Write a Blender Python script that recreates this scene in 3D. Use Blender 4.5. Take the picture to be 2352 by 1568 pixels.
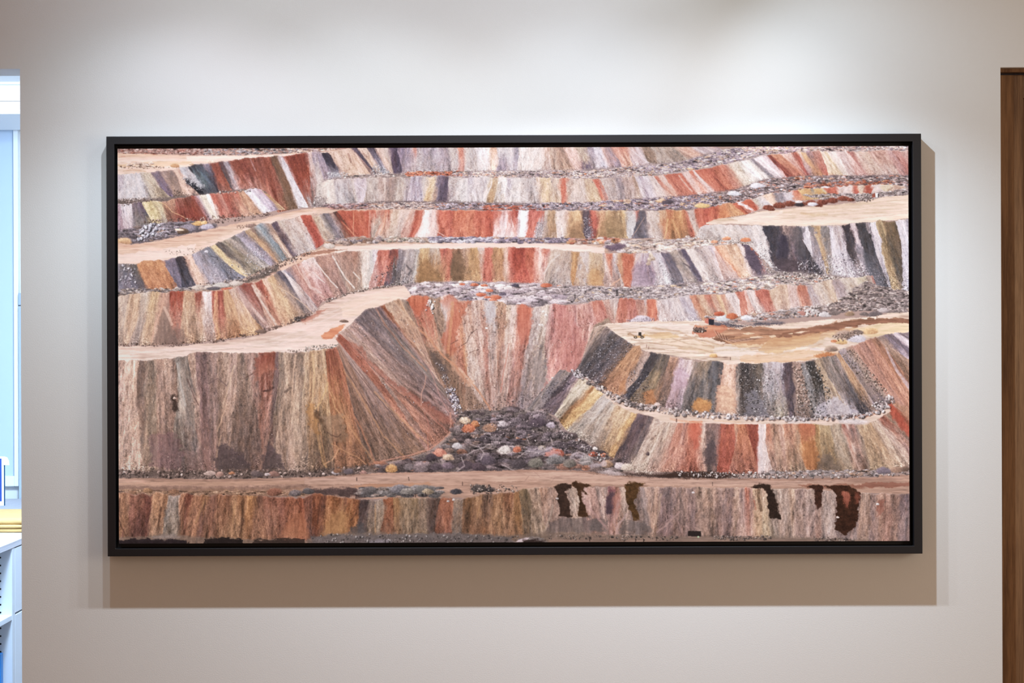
import bpy, bmesh, math, random
import numpy as np
from mathutils import Vector, Matrix

S = bpy.context.scene
COL = S.collection
R = math.radians
for o in list(bpy.data.objects):
    bpy.data.objects.remove(o, do_unlink=True)

# ---------------------------------------------------------------- camera (metres; the wall's face is y = 0, the viewer stands at -y)
cam_data = bpy.data.cameras.new('camera')
cam_data.sensor_width = 36.0
cam_data.lens = 36.0 * 4.5 / 2.352
cam_data.clip_end = 60
cam = bpy.data.objects.new('camera', cam_data)
COL.objects.link(cam)
cam.matrix_world = Matrix.Translation((0, -4.5, 1.5)) @ Matrix.Rotation(R(90), 4, 'X') @ Matrix.Rotation(R(-0.2), 4, 'Z')
S.camera = cam

# ---------------------------------------------------------------- view and world (soft warm light of the room behind the viewer)
S.view_settings.view_transform = 'Standard'
S.view_settings.look = 'None'
S.view_settings.gamma = 1.0
S.view_settings.use_curve_mapping = False
S.view_settings.exposure = 0.0
world = bpy.data.worlds.new('room_glow')
S.world = world
world.use_nodes = True
WORLD = (0.254, 0.1542, 0.1061)
bg = world.node_tree.nodes['Background']
bg.inputs[0].default_value = (*WORLD, 1)
bg.inputs[1].default_value = 1.0

# ---------------------------------------------------------------- lights
def spot(name, loc, aim, power, colour, size, blend, radius):
    d = bpy.data.lights.new(name, 'SPOT')
    d.energy = power; d.color = colour; d.spot_size = R(size); d.spot_blend = blend; d.shadow_soft_size = radius
    o = bpy.data.objects.new(name, d)
    COL.objects.link(o)
    o.location = loc
    o.rotation_euler = (Vector(aim) - Vector(loc)).to_track_quat('-Z', 'Y').to_euler()
    return o

def area(name, loc, aim, power, colour, sx, sy):
    d = bpy.data.lights.new(name, 'AREA')
    d.shape = 'RECTANGLE'; d.size = sx; d.size_y = sy; d.energy = power; d.color = colour
    o = bpy.data.objects.new(name, d)
    COL.objects.link(o)
    o.location = loc
    o.rotation_euler = (Vector(aim) - Vector(loc)).to_track_quat('-Z', 'Y').to_euler()
    return o

# recessed ceiling downlights half a metre in front of the wall: each with its down beam, the wash that its lens throws on the wall, and a little wide spill
LAMP_Y, LAMP_Z = -0.485, 2.405
DOWN = [(-0.885, (19.403, (0.726, 0.93, 1.05)), (0.549, (0.554, 0.612, 1.05)), (2.892, (0.61, 0.916, 1.05))), (-0.696, (18.152, (0.814, 0.949, 1.05)), (2.706, (0.858, 1.004, 1.05)), (8.069, (0.901, 0.932, 1.05))), (-0.32, (18.753, (1.0, 0.968, 0.978)), (3.025, (0.835, 0.941, 1.05)), (7.725, (0.841, 0.96, 1.05))), (-0.053, (29.519, (0.98, 0.981, 1.05)), (0, (1, 1.03, 1.05)), (2.94, (0.992, 1.03, 1.016))), (0.17, (46.043, (0.897, 0.954, 1.05)), (4.808, (0.809, 0.921, 1.05)), (7.339, (0.775, 0.915, 1.05))), (0.48, (42.354, (0.817, 0.94, 1.05)), (0.402, (0.443, 1.03, 0.788)), (7.045, (0.969, 1.002, 1.05)))]
for x, (pb, cb), (ps, cs), (pw, cw) in DOWN:
    if pb > 0:
        spot('downlight_beam', (x, LAMP_Y, LAMP_Z), (x * 1.06, -0.31, 1.1), pb, cb, 92, 1.0, 0.012)
    if ps > 0:
        spot('downlight_spill', (x, LAMP_Y, LAMP_Z), (x * 1.1, 0.0, 1.9), ps, cs, 165, 1.0, 0.012)
    if pw > 0:
        spot('downlight_wash', (x, LAMP_Y, LAMP_Z), (x * 1.05, 0.015, 1.539), pw, cw, 92, 1.0, 0.012)
# extra spots added at the rightmost lamp to brighten the wall's right end
(p1, c1), (p2, c2), (p3, c3) = [(10.21, (0.74, 0.903, 1.05)), (48.724, (0.72, 0.898, 1.05)), (0, (1, 1.03, 1.05))]
if p1 > 0:
    spot('added_side_wash', (0.48, LAMP_Y, LAMP_Z), (0.98, -0.02, 1.78), p1, c1, 96, 1.0, 0.012)
if p2 > 0:
    spot('added_side_beam', (0.48, LAMP_Y, LAMP_Z), (0.95, -0.25, 1.1), p2, c2, 84, 1.0, 0.012)
if p3 > 0:
    spot('downlight_left_wash', (-0.696, LAMP_Y, LAMP_Z), (-1.05, -0.02, 1.70), p3, c3, 96, 1.0, 0.012)
# warm fill added right of the viewer, where the room light grows stronger
RIGHT_FILL = (36.278, (1.0, 0.875, 0.684))
if RIGHT_FILL[0] > 0:
    area('right_fill', (3.4, -2.6, 1.7), (0.4, 0, 1.4), RIGHT_FILL[0], RIGHT_FILL[1], 1.6, 1.6)
# cool ceiling lamp beyond the opening, plus an added fill for the far wall
OFFICE = [((-1.15, 0.78, 2.4), (-1.2, 0.85, 0), 74, (0.5, 0.73, 1.0), 0.35, 0.25), ((-1.08, 0.75, 2.22), (-1.9, 2.7, 1.9), 46, (0.66, 0.82, 1.0), 0.4, 0.4)]
for loc, aim, p, c, sx, sy in OFFICE:
    area('office_lamp_and_fill', loc, aim, p, c, sx, sy)
# ---------------------------------------------------------------- helpers
def lin(h):
    out = []
    for i in (0, 2, 4):
        c = int(h[i:i + 2], 16) / 255
        out.append(c / 12.92 if c <= 0.04045 else ((c + 0.055) / 1.055) ** 2.4)
    return (*out, 1.0)

def material(name, colour, rough=0.6, spec=0.5, bump=None, mottled=0.0, scale=6.0, metal=0.0):
    m = bpy.data.materials.new(name)
    m.use_nodes = True
    nt = m.node_tree
    b = nt.nodes['Principled BSDF']
    c = lin(colour) if isinstance(colour, str) else (*colour, 1.0)
    b.inputs['Base Color'].default_value = c
    b.inputs['Roughness'].default_value = rough
    b.inputs['Specular IOR Level'].default_value = spec
    b.inputs['Metallic'].default_value = metal
    co = nt.nodes.new('ShaderNodeTexCoord')
    if mottled:
        n = nt.nodes.new('ShaderNodeTexNoise'); n.inputs['Scale'].default_value = scale; n.inputs['Detail'].default_value = 4
        nt.links.new(co.outputs['Object'], n.inputs['Vector'])
        r = nt.nodes.new('ShaderNodeMapRange')
        r.inputs['To Min'].default_value = 1 - mottled; r.inputs['To Max'].default_value = 1 + mottled
        nt.links.new(n.outputs['Fac'], r.inputs['Value'])
        x = nt.nodes.new('ShaderNodeVectorMath'); x.operation = 'SCALE'; x.inputs[0].default_value = c[:3]
        nt.links.new(r.outputs[0], x.inputs['Scale'])
        nt.links.new(x.outputs[0], b.inputs['Base Color'])
    if bump:
        n = nt.nodes.new('ShaderNodeTexNoise'); n.inputs['Scale'].default_value = bump[0]; n.inputs['Detail'].default_value = 3
        nt.links.new(co.outputs['Object'], n.inputs['Vector'])
        u = nt.nodes.new('ShaderNodeBump'); u.inputs['Strength'].default_value = bump[1]; u.inputs['Distance'].default_value = bump[2]
        nt.links.new(n.outputs['Fac'], u.inputs['Height'])
        nt.links.new(u.outputs[0], b.inputs['Normal'])
    return m

def wood(name, dark, light, axis_scale, ring=3.0, rough=0.55):
    """grain along the axis with the small scale; slow wandering makes cathedral figures"""
    m = bpy.data.materials.new(name)
    m.use_nodes = True
    nt = m.node_tree; b = nt.nodes['Principled BSDF']
    b.inputs['Roughness'].default_value = rough; b.inputs['Specular IOR Level'].default_value = 0.25
    co = nt.nodes.new('ShaderNodeTexCoord')
    mp = nt.nodes.new('ShaderNodeMapping'); mp.inputs['Scale'].default_value = axis_scale
    nt.links.new(co.outputs['Object'], mp.inputs['Vector'])
    a = nt.nodes.new('ShaderNodeTexNoise'); a.inputs['Scale'].default_value = 1.0; a.inputs['Detail'].default_value = 1.5
    nt.links.new(mp.outputs[0], a.inputs['Vector'])
    k = nt.nodes.new('ShaderNodeMath'); k.operation = 'MULTIPLY'; k.inputs[1].default_value = ring * 6.283
    nt.links.new(a.outputs['Fac'], k.inputs[0])
    sn = nt.nodes.new('ShaderNodeMath'); sn.operation = 'SINE'
    nt.links.new(k.outputs[0], sn.inputs[0])
    f = nt.nodes.new('ShaderNodeTexNoise'); f.inputs['Scale'].default_value = 9.0; f.inputs['Detail'].default_value = 5; f.inputs['Roughness'].default_value = 0.7
    nt.links.new(mp.outputs[0], f.inputs['Vector'])
    s2 = nt.nodes.new('ShaderNodeMath'); s2.operation = 'MULTIPLY_ADD'; s2.inputs[1].default_value = 0.13
    nt.links.new(sn.outputs[0], s2.inputs[0]); nt.links.new(f.outputs['Fac'], s2.inputs[2])
    rp = nt.nodes.new('ShaderNodeMapRange'); rp.inputs['From Min'].default_value = 0.28; rp.inputs['From Max'].default_value = 0.72
    nt.links.new(s2.outputs[0], rp.inputs['Value'])
    mx = nt.nodes.new('ShaderNodeMix'); mx.data_type = 'RGBA'
    mx.inputs[6].default_value = lin(dark); mx.inputs[7].default_value = lin(light)
    nt.links.new(rp.outputs[0], mx.inputs[0])
    nt.links.new(mx.outputs[2], b.inputs['Base Color'])
    return m

def add_box(bm, x0, x1, y0, y1, z0, z1):
    v = [bm.verts.new(p) for p in ((x0, y0, z0), (x1, y0, z0), (x1, y1, z0), (x0, y1, z0), (x0, y0, z1), (x1, y0, z1), (x1, y1, z1), (x0, y1, z1))]
    return [bm.faces.new([v[i] for i in f]) for f in ((0, 3, 2, 1), (4, 5, 6, 7), (0, 1, 5, 4), (1, 2, 6, 5), (2, 3, 7, 6), (3, 0, 4, 7))]

def add_tube(bm, p0, p1, r0, r1=None, seg=14):
    r1 = r0 if r1 is None else r1
    p0, p1 = Vector(p0), Vector(p1)
    d = (p1 - p0).normalized()
    a = d.orthogonal().normalized(); b = d.cross(a)
    rings = []
    for p, r in ((p0, r0), (p1, r1)):
        rings.append([bm.verts.new(p + (a * math.cos(t) + b * math.sin(t)) * r) for t in (2 * math.pi * i / seg for i in range(seg))])
    for i in range(seg):
        bm.faces.new((rings[0][i], rings[0][(i + 1) % seg], rings[1][(i + 1) % seg], rings[1][i]))
    bm.faces.new(rings[0][::-1]); bm.faces.new(rings[1])

def obj(name, bm, mat, parent=None, bevel=0.0, smooth=False, seg=2):
    bmesh.ops.recalc_face_normals(bm, faces=bm.faces[:])
    me = bpy.data.meshes.new(name)
    bm.to_mesh(me); bm.free()
    me.materials.append(mat)
    o = bpy.data.objects.new(name, me)
    COL.objects.link(o)
    if parent:
        o.parent = parent
        o.matrix_parent_inverse = Matrix.Translation(-Vector(parent.location))
    if bevel:
        md = o.modifiers.new('edge', 'BEVEL'); md.width = bevel; md.segments = seg; md.limit_method = 'ANGLE'; md.angle_limit = R(40)
    if smooth:
        for p in me.polygons:
            p.use_smooth = True
    return o

def boxes(name, mat, *bb, parent=None, bevel=0.0):
    bm = bmesh.new()
    for b in bb:
        add_box(bm, *b)
    return obj(name, bm, mat, parent, bevel)

def thing(name, label, cat, loc, group=None):
    o = bpy.data.objects.new(name, None)
    COL.objects.link(o); o.location = loc; o.empty_display_size = 0.1
    return tag(o, label, cat, group)

def tag(o, label, cat, group=None):
    o['label'] = label; o['category'] = cat
    if group:
        o['group'] = group
    return o

def struct(o, label=None, cat=None):
    o['kind'] = 'structure'
    if label:
        o['label'] = label
    if cat:
        o['category'] = cat
    return o

# ---------------------------------------------------------------- the room shell
wall_paint = material('wall_paint', (0.80, 0.80, 0.80), 0.75, 0.2, bump=(420, 0.16, 0.0012))
office_paint = material('office_paint', (0.80, 0.82, 0.84), 0.6, 0.2, bump=(300, 0.05, 0.001))
ceiling_paint = material('ceiling_paint', (0.84, 0.85, 0.86), 0.8, 0.1)
floor_oak = wood('floor_oak', '6b4c34', '94704e', (14, 1.2, 14), 2.0, 0.45)
door_wood = wood('door_veneer', '5e412c', '8c6849', (42, 42, 1.6), 2.6, 0.6)

struct(boxes('wall_back', wall_paint, (-1.128, 1.124, 0, 0.12, 0, 2.42), (-3.0, -1.128, 0, 0.12, 2.13, 2.42), (-3.0, -2.04, 0, 0.12, 0, 2.13),
             (1.124, 3.4, 0, 0.12, 2.1255, 2.42), (2.03, 3.4, 0, 0.12, 0, 2.1255)),
       'off-white painted wall carrying the framed picture', 'wall')
struct(boxes('floor', floor_oak, (-3.4, 3.4, -5.6, 3.6, -0.05, 0)), 'oak floor below the picture', 'floor')
struct(boxes('ceiling', ceiling_paint, (-3.4, 3.4, -1.2, 3.6, 2.42, 2.47)), 'plain white ceiling', 'ceiling')
struct(boxes('wall_left', office_paint, (-3.1, -3.0, 0.12, 3.5, 0, 2.42)), 'pale side wall of the office', 'wall')
# far office wall with a window opening whose right edge shows through the doorway
struct(boxes('wall_far', office_paint, (-1.897, 3.3, 3.06, 3.18, 0, 2.42), (-3.0, -1.897, 3.06, 3.18, 0, 0.95), (-3.0, -2.9, 3.06, 3.18, 0.95, 2.42), (-2.9, -1.897, 3.06, 3.18, 2.36, 2.42)),
       'pale blue-white far wall of the office', 'wall')

# door of the room on the right, set back in its opening
d1 = struct(thing('door_1', 'brown oak veneered door set back in the wall right of the picture', 'door', (1.58, 0.05, 0)))
boxes('door_leaf', door_wood, (1.1265, 1.184, 0.029, 0.07, 0.004, 2.112), (1.96, 2.026, 0.029, 0.07, 0.004, 2.112), (1.184, 1.96, 0.029, 0.07, 2.058, 2.112), (1.184, 1.96, 0.029, 0.07, 0.004, 0.16), parent=d1, bevel=0.0015)
boxes('door_panel', door_wood, (1.184, 1.96, 0.041, 0.06, 0.16, 2.058), parent=d1)
boxes('head_strip', door_wood, (1.1245, 2.0295, 0.016, 0.11, 2.1165, 2.1252), parent=d1, bevel=0.001)
bm = bmesh.new()
add_tube(bm, (1.93, 0.029, 1.02), (1.93, -0.018, 1.02), 0.011); add_tube(bm, (1.932, -0.018, 1.02), (1.83, -0.018, 1.02), 0.009)
obj('door_handle', bm, material('brushed_steel', (0.55, 0.55, 0.56), 0.35, 0.5, metal=1.0), d1, smooth=True)

# ---------------------------------------------------------------- the framed picture
FX0, FX1, FZ0, FZ1, FY = -0.9222, 0.9331, 1.0140, 1.9698, -0.040
black_lacquer = material('black_satin_lacquer', (0.0035, 0.0032, 0.0055), 0.46, 0.6, bump=(900, 0.06, 0.0004))
black_board = material('black_backing', (0.006, 0.006, 0.007), 0.9, 0.1)
pic = thing('framed_photograph', 'wide photograph of terraced coloured mine slopes in a thin black floating frame', 'framed picture', ((FX0 + FX1) / 2, 0, FZ0))
bm = bmesh.new()
W1, W2 = 0.0180, 0.0195        # face width of the moulding left/top and right
def ring(y, a, b, c, d):
    return [bm.verts.new(p) for p in ((FX0 + a, y, FZ0 + d), (FX1 - b, y, FZ0 + d), (FX1 - b, y, FZ1 - c), (FX0 + a, y, FZ1 - c))]
def bridge(p, q):
    for i in range(4):
        bm.faces.new((p[i], p[(i + 1) % 4], q[(i + 1) % 4], q[i]))
r0 = ring(0.0, 0, 0, 0, 0); r1 = ring(FY, 0, 0, 0, 0); r2 = ring(FY, W1, W2, W1, 0.0176); r3 = ring(-0.010, W1, W2, W1, 0.0176)
r4 = ring(-0.010, 0.045, 0.045, 0.045, 0.045); r5 = ring(0.0, 0.045, 0.045, 0.045, 0.045)
bridge(r0, r1); bridge(r1, r2); bridge(r2, r3); bridge(r3, r4); bridge(r4, r5); bridge(r5, r0)
obj('frame', bm, black_lacquer, pic, bevel=0.0009)
PXA, PXB, PZA, PZB, PY = -0.8973, 0.9044, 1.0426, 1.9420, -0.0355
boxes('backing_board', black_board, (FX0 + 0.03, FX1 - 0.03, -0.009, -0.003, FZ0 + 0.03, FZ1 - 0.03), (PXA + 0.002, PXB - 0.002, PY + 0.0016, -0.009, PZA + 0.002, PZB - 0.002), parent=pic)
# ---------------------------------------------------------------- the printed landscape (colour per point of the print sheet)
import numpy as np
PX0, PY0, PW, PH = 258, 328, 1844, 932
rng = np.random.default_rng(7)
IMG = np.full((PH, PW, 3), 0.55, np.float32)
IMG[:] = np.array([0.60, 0.53, 0.49], np.float32)

def hx(s):
    if len(s) == 3:
        return [int(c * 2, 16) / 255 for c in s]
    return [int(s[i:i + 2], 16) / 255 for i in (0, 2, 4)]

def vnoise(h, w, sy, sx):
    """smooth value noise in -1..1, cells of sy by sx samples"""
    gh, gw = int(h / sy) + 3, int(w / sx) + 3
    g = rng.uniform(-1, 1, (gh, gw)).astype(np.float32)
    oy, ox = rng.uniform(0, 1, 2)
    y = np.arange(h) / sy + oy
    x = np.arange(w) / sx + ox
    y0 = y.astype(int); x0 = x.astype(int)
    fy = (y - y0).astype(np.float32); fx = (x - x0).astype(np.float32)
    fy = fy * fy * (3 - 2 * fy); fx = fx * fx * (3 - 2 * fx)
    r = g[y0] * (1 - fy)[:, None] + g[y0 + 1] * fy[:, None]
    return r[:, x0] * (1 - fx) + r[:, x0 + 1] * fx

def put(ix, iy, col):
    """averages many samples per canvas cell into IMG"""
    ok = (ix >= 0) & (ix < PW) & (iy >= 0) & (iy < PH)
    k = (iy[ok] * PW + ix[ok])
    if not k.size:
        return
    lo, hi = k.min(), k.max() + 1
    cnt = np.bincount(k - lo, minlength=hi - lo)
    m = cnt > 0
    f = IMG.reshape(-1, 3)
    c = col[ok]
    for ch in range(3):
        s = np.bincount(k - lo, weights=c[:, ch], minlength=hi - lo)
        v = f[lo:hi, ch]
        v[m] = (s[m] / cnt[m])

def face(T, B, rows, **kw):
    """T, B = crest and foot polylines; rows = text 'xt xb c1 c2 [c3]; ...' """
    Tx, Ty = np.array(T, float).T
    Bx, By = np.array(B, float).T
    st = []
    for r in rows.replace('\n', ' ').split(';'):
        q = r.split()
        if not q:
            continue
        st.append((float(q[0]), float(q[1]), [hx(c) for c in q[2:]]))
    xt = np.array([s[0] for s in st]); xb = np.array([s[1] for s in st])
    cols = [s[2] for s in st]
    d = np.maximum(np.abs(np.diff(xt)), np.abs(np.diff(xb)))
    # borders follow the polylines: sample x on each then look y up
    _fill(xt, xb, d, cols, lambda a: np.interp(a, Tx, Ty), lambda a: np.interp(a, Bx, By), **kw)

def facep(rows, **kw):
    """rows = 'xt yt xb yb c1 c2; ...' explicit borders"""
    q = [r.split() for r in rows.replace('\n', ' ').split(';') if r.split()]
    P = np.array([[float(v) for v in r[:4]] for r in q])
    cols = [[hx(c) for c in r[4:]] for r in q]
    d = np.maximum(np.hypot(np.diff(P[:, 0]), np.diff(P[:, 1])), np.hypot(np.diff(P[:, 2]), np.diff(P[:, 3])))
    _fill(P[:, 0], P[:, 2], d, cols, None, None, P=P, **kw)

def _fill(xt, xb, d, cols, fty, fby, P=None, jit=3.0, streak=1.0, gravel=0.25, crest=0.3, grain=1.0, rag=1.5, lump=1.0, grav_from=0.8, fans=1.0, tint=('98827a', 0.08)):
    U = np.concatenate([[0], np.cumsum(np.maximum(d, 0.5))])
    K = 2.1
    nu = int(U[-1] * K) + 2
    u = np.linspace(0, U[-1], nu)
    tx = np.interp(u, U, xt); bx = np.interp(u, U, xb)
    if P is None:
        ty, by = fty(tx), fby(bx)
    else:
        ty, by = np.interp(u, U, P[:, 1]), np.interp(u, U, P[:, 3])
    nv = int(np.hypot(bx - tx, by - ty).max() * K) + 2
    v = np.linspace(0, 1, nv)[:, None]
    ty = ty + rag * (0.8 - 2.2 * np.abs(vnoise(1, nu, 1, 34)[0])) + rag * 0.5 * vnoise(1, nu, 1, 14)[0] + rag * 0.35 * vnoise(1, nu, 1, 5)[0]
    hpx = np.hypot(bx - tx, by - ty)[None, :]
    wob = 0.8 * vnoise(nv, nu, 14, 14)
    px = tx + (bx - tx) * v + wob * 0.5
    py = ty + (by - ty) * v
    uj = u[None, :] + jit * (1.0 * vnoise(nv, nu, 70, 22) + 0.5 * vnoise(nv, nu, 22, 9) + 0.35 * vnoise(nv, nu, 7, 5) + 0.3 * vnoise(nv, nu, 2.5, 2.5))
    glow = np.zeros((nv, nu), np.float32)
    H = nv / K
    for _ in range(int(U[-1] / 20 * fans)):
        # loose material slides from one point and spreads into a cone that keeps its colour
        u0 = rng.uniform(0, U[-1]); v0 = rng.uniform(0.02, 0.65); sp = rng.uniform(0.05, 0.22) * H; dr = rng.uniform(-0.12, 0.12) * H
        i0, i1 = max(int((u0 - 0.45 * H) * K), 0), min(int((u0 + 0.45 * H) * K), nu); j0 = int(v0 * nv)
        if i1 - i0 < 3:
            continue
        dv = np.maximum(v[j0:] - v0, 0)
        du = u[None, i0:i1] - u0 - dr * dv
        wd = sp * dv ** 0.85 * (1 + 0.12 * vnoise(nv - j0, i1 - i0, 14, 60)) + 0.6
        m = np.abs(du) < wd
        if rng.random() < 0.55:
            uj[j0:, i0:i1] = np.where(m, u0 + du * 0.12 + rng.uniform(-3, 3), uj[j0:, i0:i1])
        g = rng.uniform(-0.13, 0.09)
        e = np.clip(1 - np.abs(np.abs(du) - wd) / 1.1, 0, 1) * rng.uniform(0.0, 0.16)
        glow[j0:, i0:i1] += m * g * np.clip(dv * 4, 0, 1) + e
    C1 = np.array([c[0] for c in cols], np.float32)
    Cm = np.array([c[1] if len(c) > 2 else [(a + b) / 2 for a, b in zip(c[0], c[-1])] for c in cols], np.float32)
    C2 = np.array([c[-1] for c in cols], np.float32)
    if tint:
        tc = np.array(hx(tint[0]), np.float32)
        for M in (C1, Cm, C2):
            l = (M @ np.array([0.3, 0.59, 0.11], np.float32))[:, None] / (tc @ np.array([0.3, 0.59, 0.11], np.float32))
            M += (tc * l - M) * tint[1]
    vv = np.clip(v + 0.16 * vnoise(nv, nu, 50, 5) + 0.10 * vnoise(nv, nu, 12, 7), 0, 1).astype(np.float32)[..., None]
    col = np.zeros((nv, nu, 3), np.float32)
    soft = 0.8 + 5.0 * np.clip(vnoise(nv, nu, 60, 30) + 0.15, 0, 1) + 3.0 * v
    for o in (-1.0, -0.35, 0.35, 1.0):
        i = np.clip(np.searchsorted(U, uj + o * soft, side='right') - 1, 0, len(cols) - 1)
        a, m, b = C1[i], Cm[i], C2[i]
        col += np.where(vv < 0.5, a + (m - a) * vv * 2, m + (b - m) * (vv * 2 - 1))
    col /= 4
    nz = glow + streak * (0.06 * vnoise(nv, nu, 140, 26) + 0.045 * vnoise(nv, nu, 70, 9) + 0.022 * vnoise(nv, nu, 34, 3.6))
    nz = nz + lump * (0.05 * vnoise(nv, nu, 24, 22) + 0.045 * vnoise(nv, nu, 8, 7) - 0.34 * np.maximum(0, vnoise(nv, nu, 12, 8) - 0.55) + 0.2 * np.maximum(0, vnoise(nv, nu, 9, 8) - 0.6))
    # relief of gullies and clods, lit from the left
    hh = 2.6 * np.abs(vnoise(nv, nu, 190, 44)) + 1.1 * vnoise(nv, nu, 60, 20) + 0.55 * vnoise(nv, nu, 20, 10) + 0.30 * vnoise(nv, nu, 7, 5)
    rel = hh - np.roll(hh, (1, 3), (0, 1))
    nz = nz + lump * 0.20 * np.clip(rel, -1.3, 0.9)
    nz = nz + grain * (0.14 * vnoise(nv, nu, 2.1, 2.1) + 0.08 * vnoise(nv, nu, 3.6, 3.2))
    col *= (1 + nz)[..., None]
    hue = 0.010 * vnoise(nv, nu, 60, 12) + 0.008 * vnoise(nv, nu, 20, 12)
    col[..., 0] += hue; col[..., 2] -= hue
    if crest:
        c = np.clip(1 - (v * hpx) / 3.0, 0, 1) * crest * (0.6 + 0.4 * vnoise(1, nu, 1, 30))
        col += (np.array([0.90, 0.80, 0.73], np.float32) - col) * c[..., None]
    if gravel:
        g = vnoise(nv, nu, 3.2, 3.2)
        w = np.clip((v - grav_from + 0.1 * vnoise(nv, nu, 25, 25)) / (1 - grav_from), 0, 1) * gravel
        col *= (1 + np.where(g > 0.35, 1.0, np.where(g < -0.3, -0.9, 0)) * w)[..., None]
    put(np.rint(px - PX0).astype(int).ravel(), np.rint(py - PY0).astype(int).ravel(), col.reshape(-1, 3))

_YY, _XX = np.mgrid[0:PH, 0:PW].astype(np.float32)

def _box(pts, pad=4):
    p = np.array(pts, float)
    x0, y0 = np.floor(p.min(0)).astype(int) - pad; x1, y1 = np.ceil(p.max(0)).astype(int) + pad + 1
    x0, x1 = max(x0 - PX0, 0), min(x1 - PX0, PW); y0, y1 = max(y0 - PY0, 0), min(y1 - PY0, PH)
    return p, x0, x1, y0, y1

def inside(p, X, Y):
    m = np.zeros(X.shape, bool)
    q = np.roll(p, -1, 0)
    for (ax, ay), (bx, by) in zip(p, q):
        if ay == by:
            continue
        m ^= ((ay > Y) != (by > Y)) & (X < (bx - ax) * (Y - ay) / (by - ay) + ax)
    return m

def poly(pts, c1, c2=None, kind='road', alpha=1.0, rag=2.0, horiz=True, amp=1.0, tilt=0.0):
    """flat area: c1 at its upper side to c2 at its lower side, texture by kind"""
    if c2 in ('road', 'gritty', 'slope', 'flat', 'stain'):
        c2, kind = None, c2
    p, x0, x1, y0, y1 = _box(pts)
    if x1 <= x0 or y1 <= y0:
        return
    X = _XX[y0:y1, x0:x1] + PX0; Y = _YY[y0:y1, x0:x1] + PY0
    h, w = X.shape
    jx = rag * (vnoise(h, w, 7, 7) + 0.5 * vnoise(h, w, 3, 3)); jy = rag * 0.7 * (vnoise(h, w, 5, 12) + 0.5 * vnoise(h, w, 2.5, 4))
    sf = {'road': 0.6, 'gritty': 2.0, 'slope': 2.0, 'flat': 0.3, 'stain': 0.8}.get(kind, 1.0) * min(1.0, 0.25 + rag / 3)
    m = np.zeros((h, w), np.float32)
    for _ in range(4):
        m += inside(p, X + jx + rng.normal(0, sf, (h, w)), Y + jy + rng.normal(0, sf, (h, w))) * 0.25
    M, m = m, m > 0.5
    a = hx(c1); b = hx(c2 or c1)
    # fraction between upper and lower side, per column
    top = np.where(m, Y, 1e9).min(0); bot = np.where(m, Y, -1e9).max(0)
    f = np.clip((Y - top) / np.maximum(bot - top, 1), 0, 1)
    if kind == 'road':
        n = amp * (0.06 * vnoise(h, w, 5, 70) + 0.06 * vnoise(h, w, 2, 30) - 0.25 * np.maximum(0, vnoise(h, w, 2.2, 24) - 0.5) + 0.04 * vnoise(h, w, 1.3, 8) + 0.03 * vnoise(h, w, 12, 50))
        f = np.clip(f + 0.25 * vnoise(h, w, 5, 50), 0, 1)
    elif kind in ('gritty', 'stain'):
        n = amp * (0.10 * vnoise(h, w, 2, 2.2) + 0.09 * vnoise(h, w, 4, 6) + 0.07 * vnoise(h, w, 9, 14))
    elif kind == 'slope':
        n = amp * (0.09 * vnoise(h, w, 50, 4) + 0.07 * vnoise(h, w, 16, 2.5) + 0.08 * vnoise(h, w, 2, 2) + 0.05 * vnoise(h, w, 6, 6))
    else:
        n = amp * 0.08 * vnoise(h, w, 2, 2)
    c = np.array(a, np.float32) + (np.array(b, np.float32) - np.array(a, np.float32)) * f[..., None]
    if kind == 'road':
        c = c * np.array([1.0, 0.965, 0.925], np.float32)
    c = c * (1 + n)[..., None]
    al = (M * alpha).astype(np.float32)[..., None]
    IMG[y0:y1, x0:x1] += (c - IMG[y0:y1, x0:x1]) * al

def path(pts, w, c, alpha=0.8, w2=None, rag=1.0):
    """a line of width w (to w2 at its end)"""
    p, x0, x1, y0, y1 = _box(pts, int(max(w, w2 or w)) + 4)
    if x1 <= x0 or y1 <= y0:
        return
    X = _XX[y0:y1, x0:x1] + PX0; Y = _YY[y0:y1, x0:x1] + PY0
    h, wd = X.shape
    X = X + rag * vnoise(h, wd, 12, 12); Y = Y + rag * vnoise(h, wd, 12, 12)
    best = np.full(X.shape, 1e9, np.float32)
    n = len(p) - 1
    w2 = w if w2 is None else w2
    for i in range(n):
        a, b = p[i], p[i + 1]
        dd = b - a
        L = max((dd ** 2).sum(), 1e-6)
        t = np.clip(((X - a[0]) * dd[0] + (Y - a[1]) * dd[1]) / L, 0, 1)
        ww = w + (w2 - w) * (i + t) / n
        best = np.minimum(best, np.hypot(X - a[0] - t * dd[0], Y - a[1] - t * dd[1]) / np.maximum(ww / 2, 0.3))
    al = np.clip(1.35 - best, 0, 1) / 1.0
    al = np.clip(al * 1.6, 0, 1) * alpha * np.clip(0.85 + 0.35 * vnoise(h, wd, 4, 4), 0, 1)
    cc = np.array(hx(c), np.float32) * (1 + 0.07 * vnoise(h, wd, 2, 2))[..., None]
    IMG[y0:y1, x0:x1] += (cc - IMG[y0:y1, x0:x1]) * al[..., None]

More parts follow.
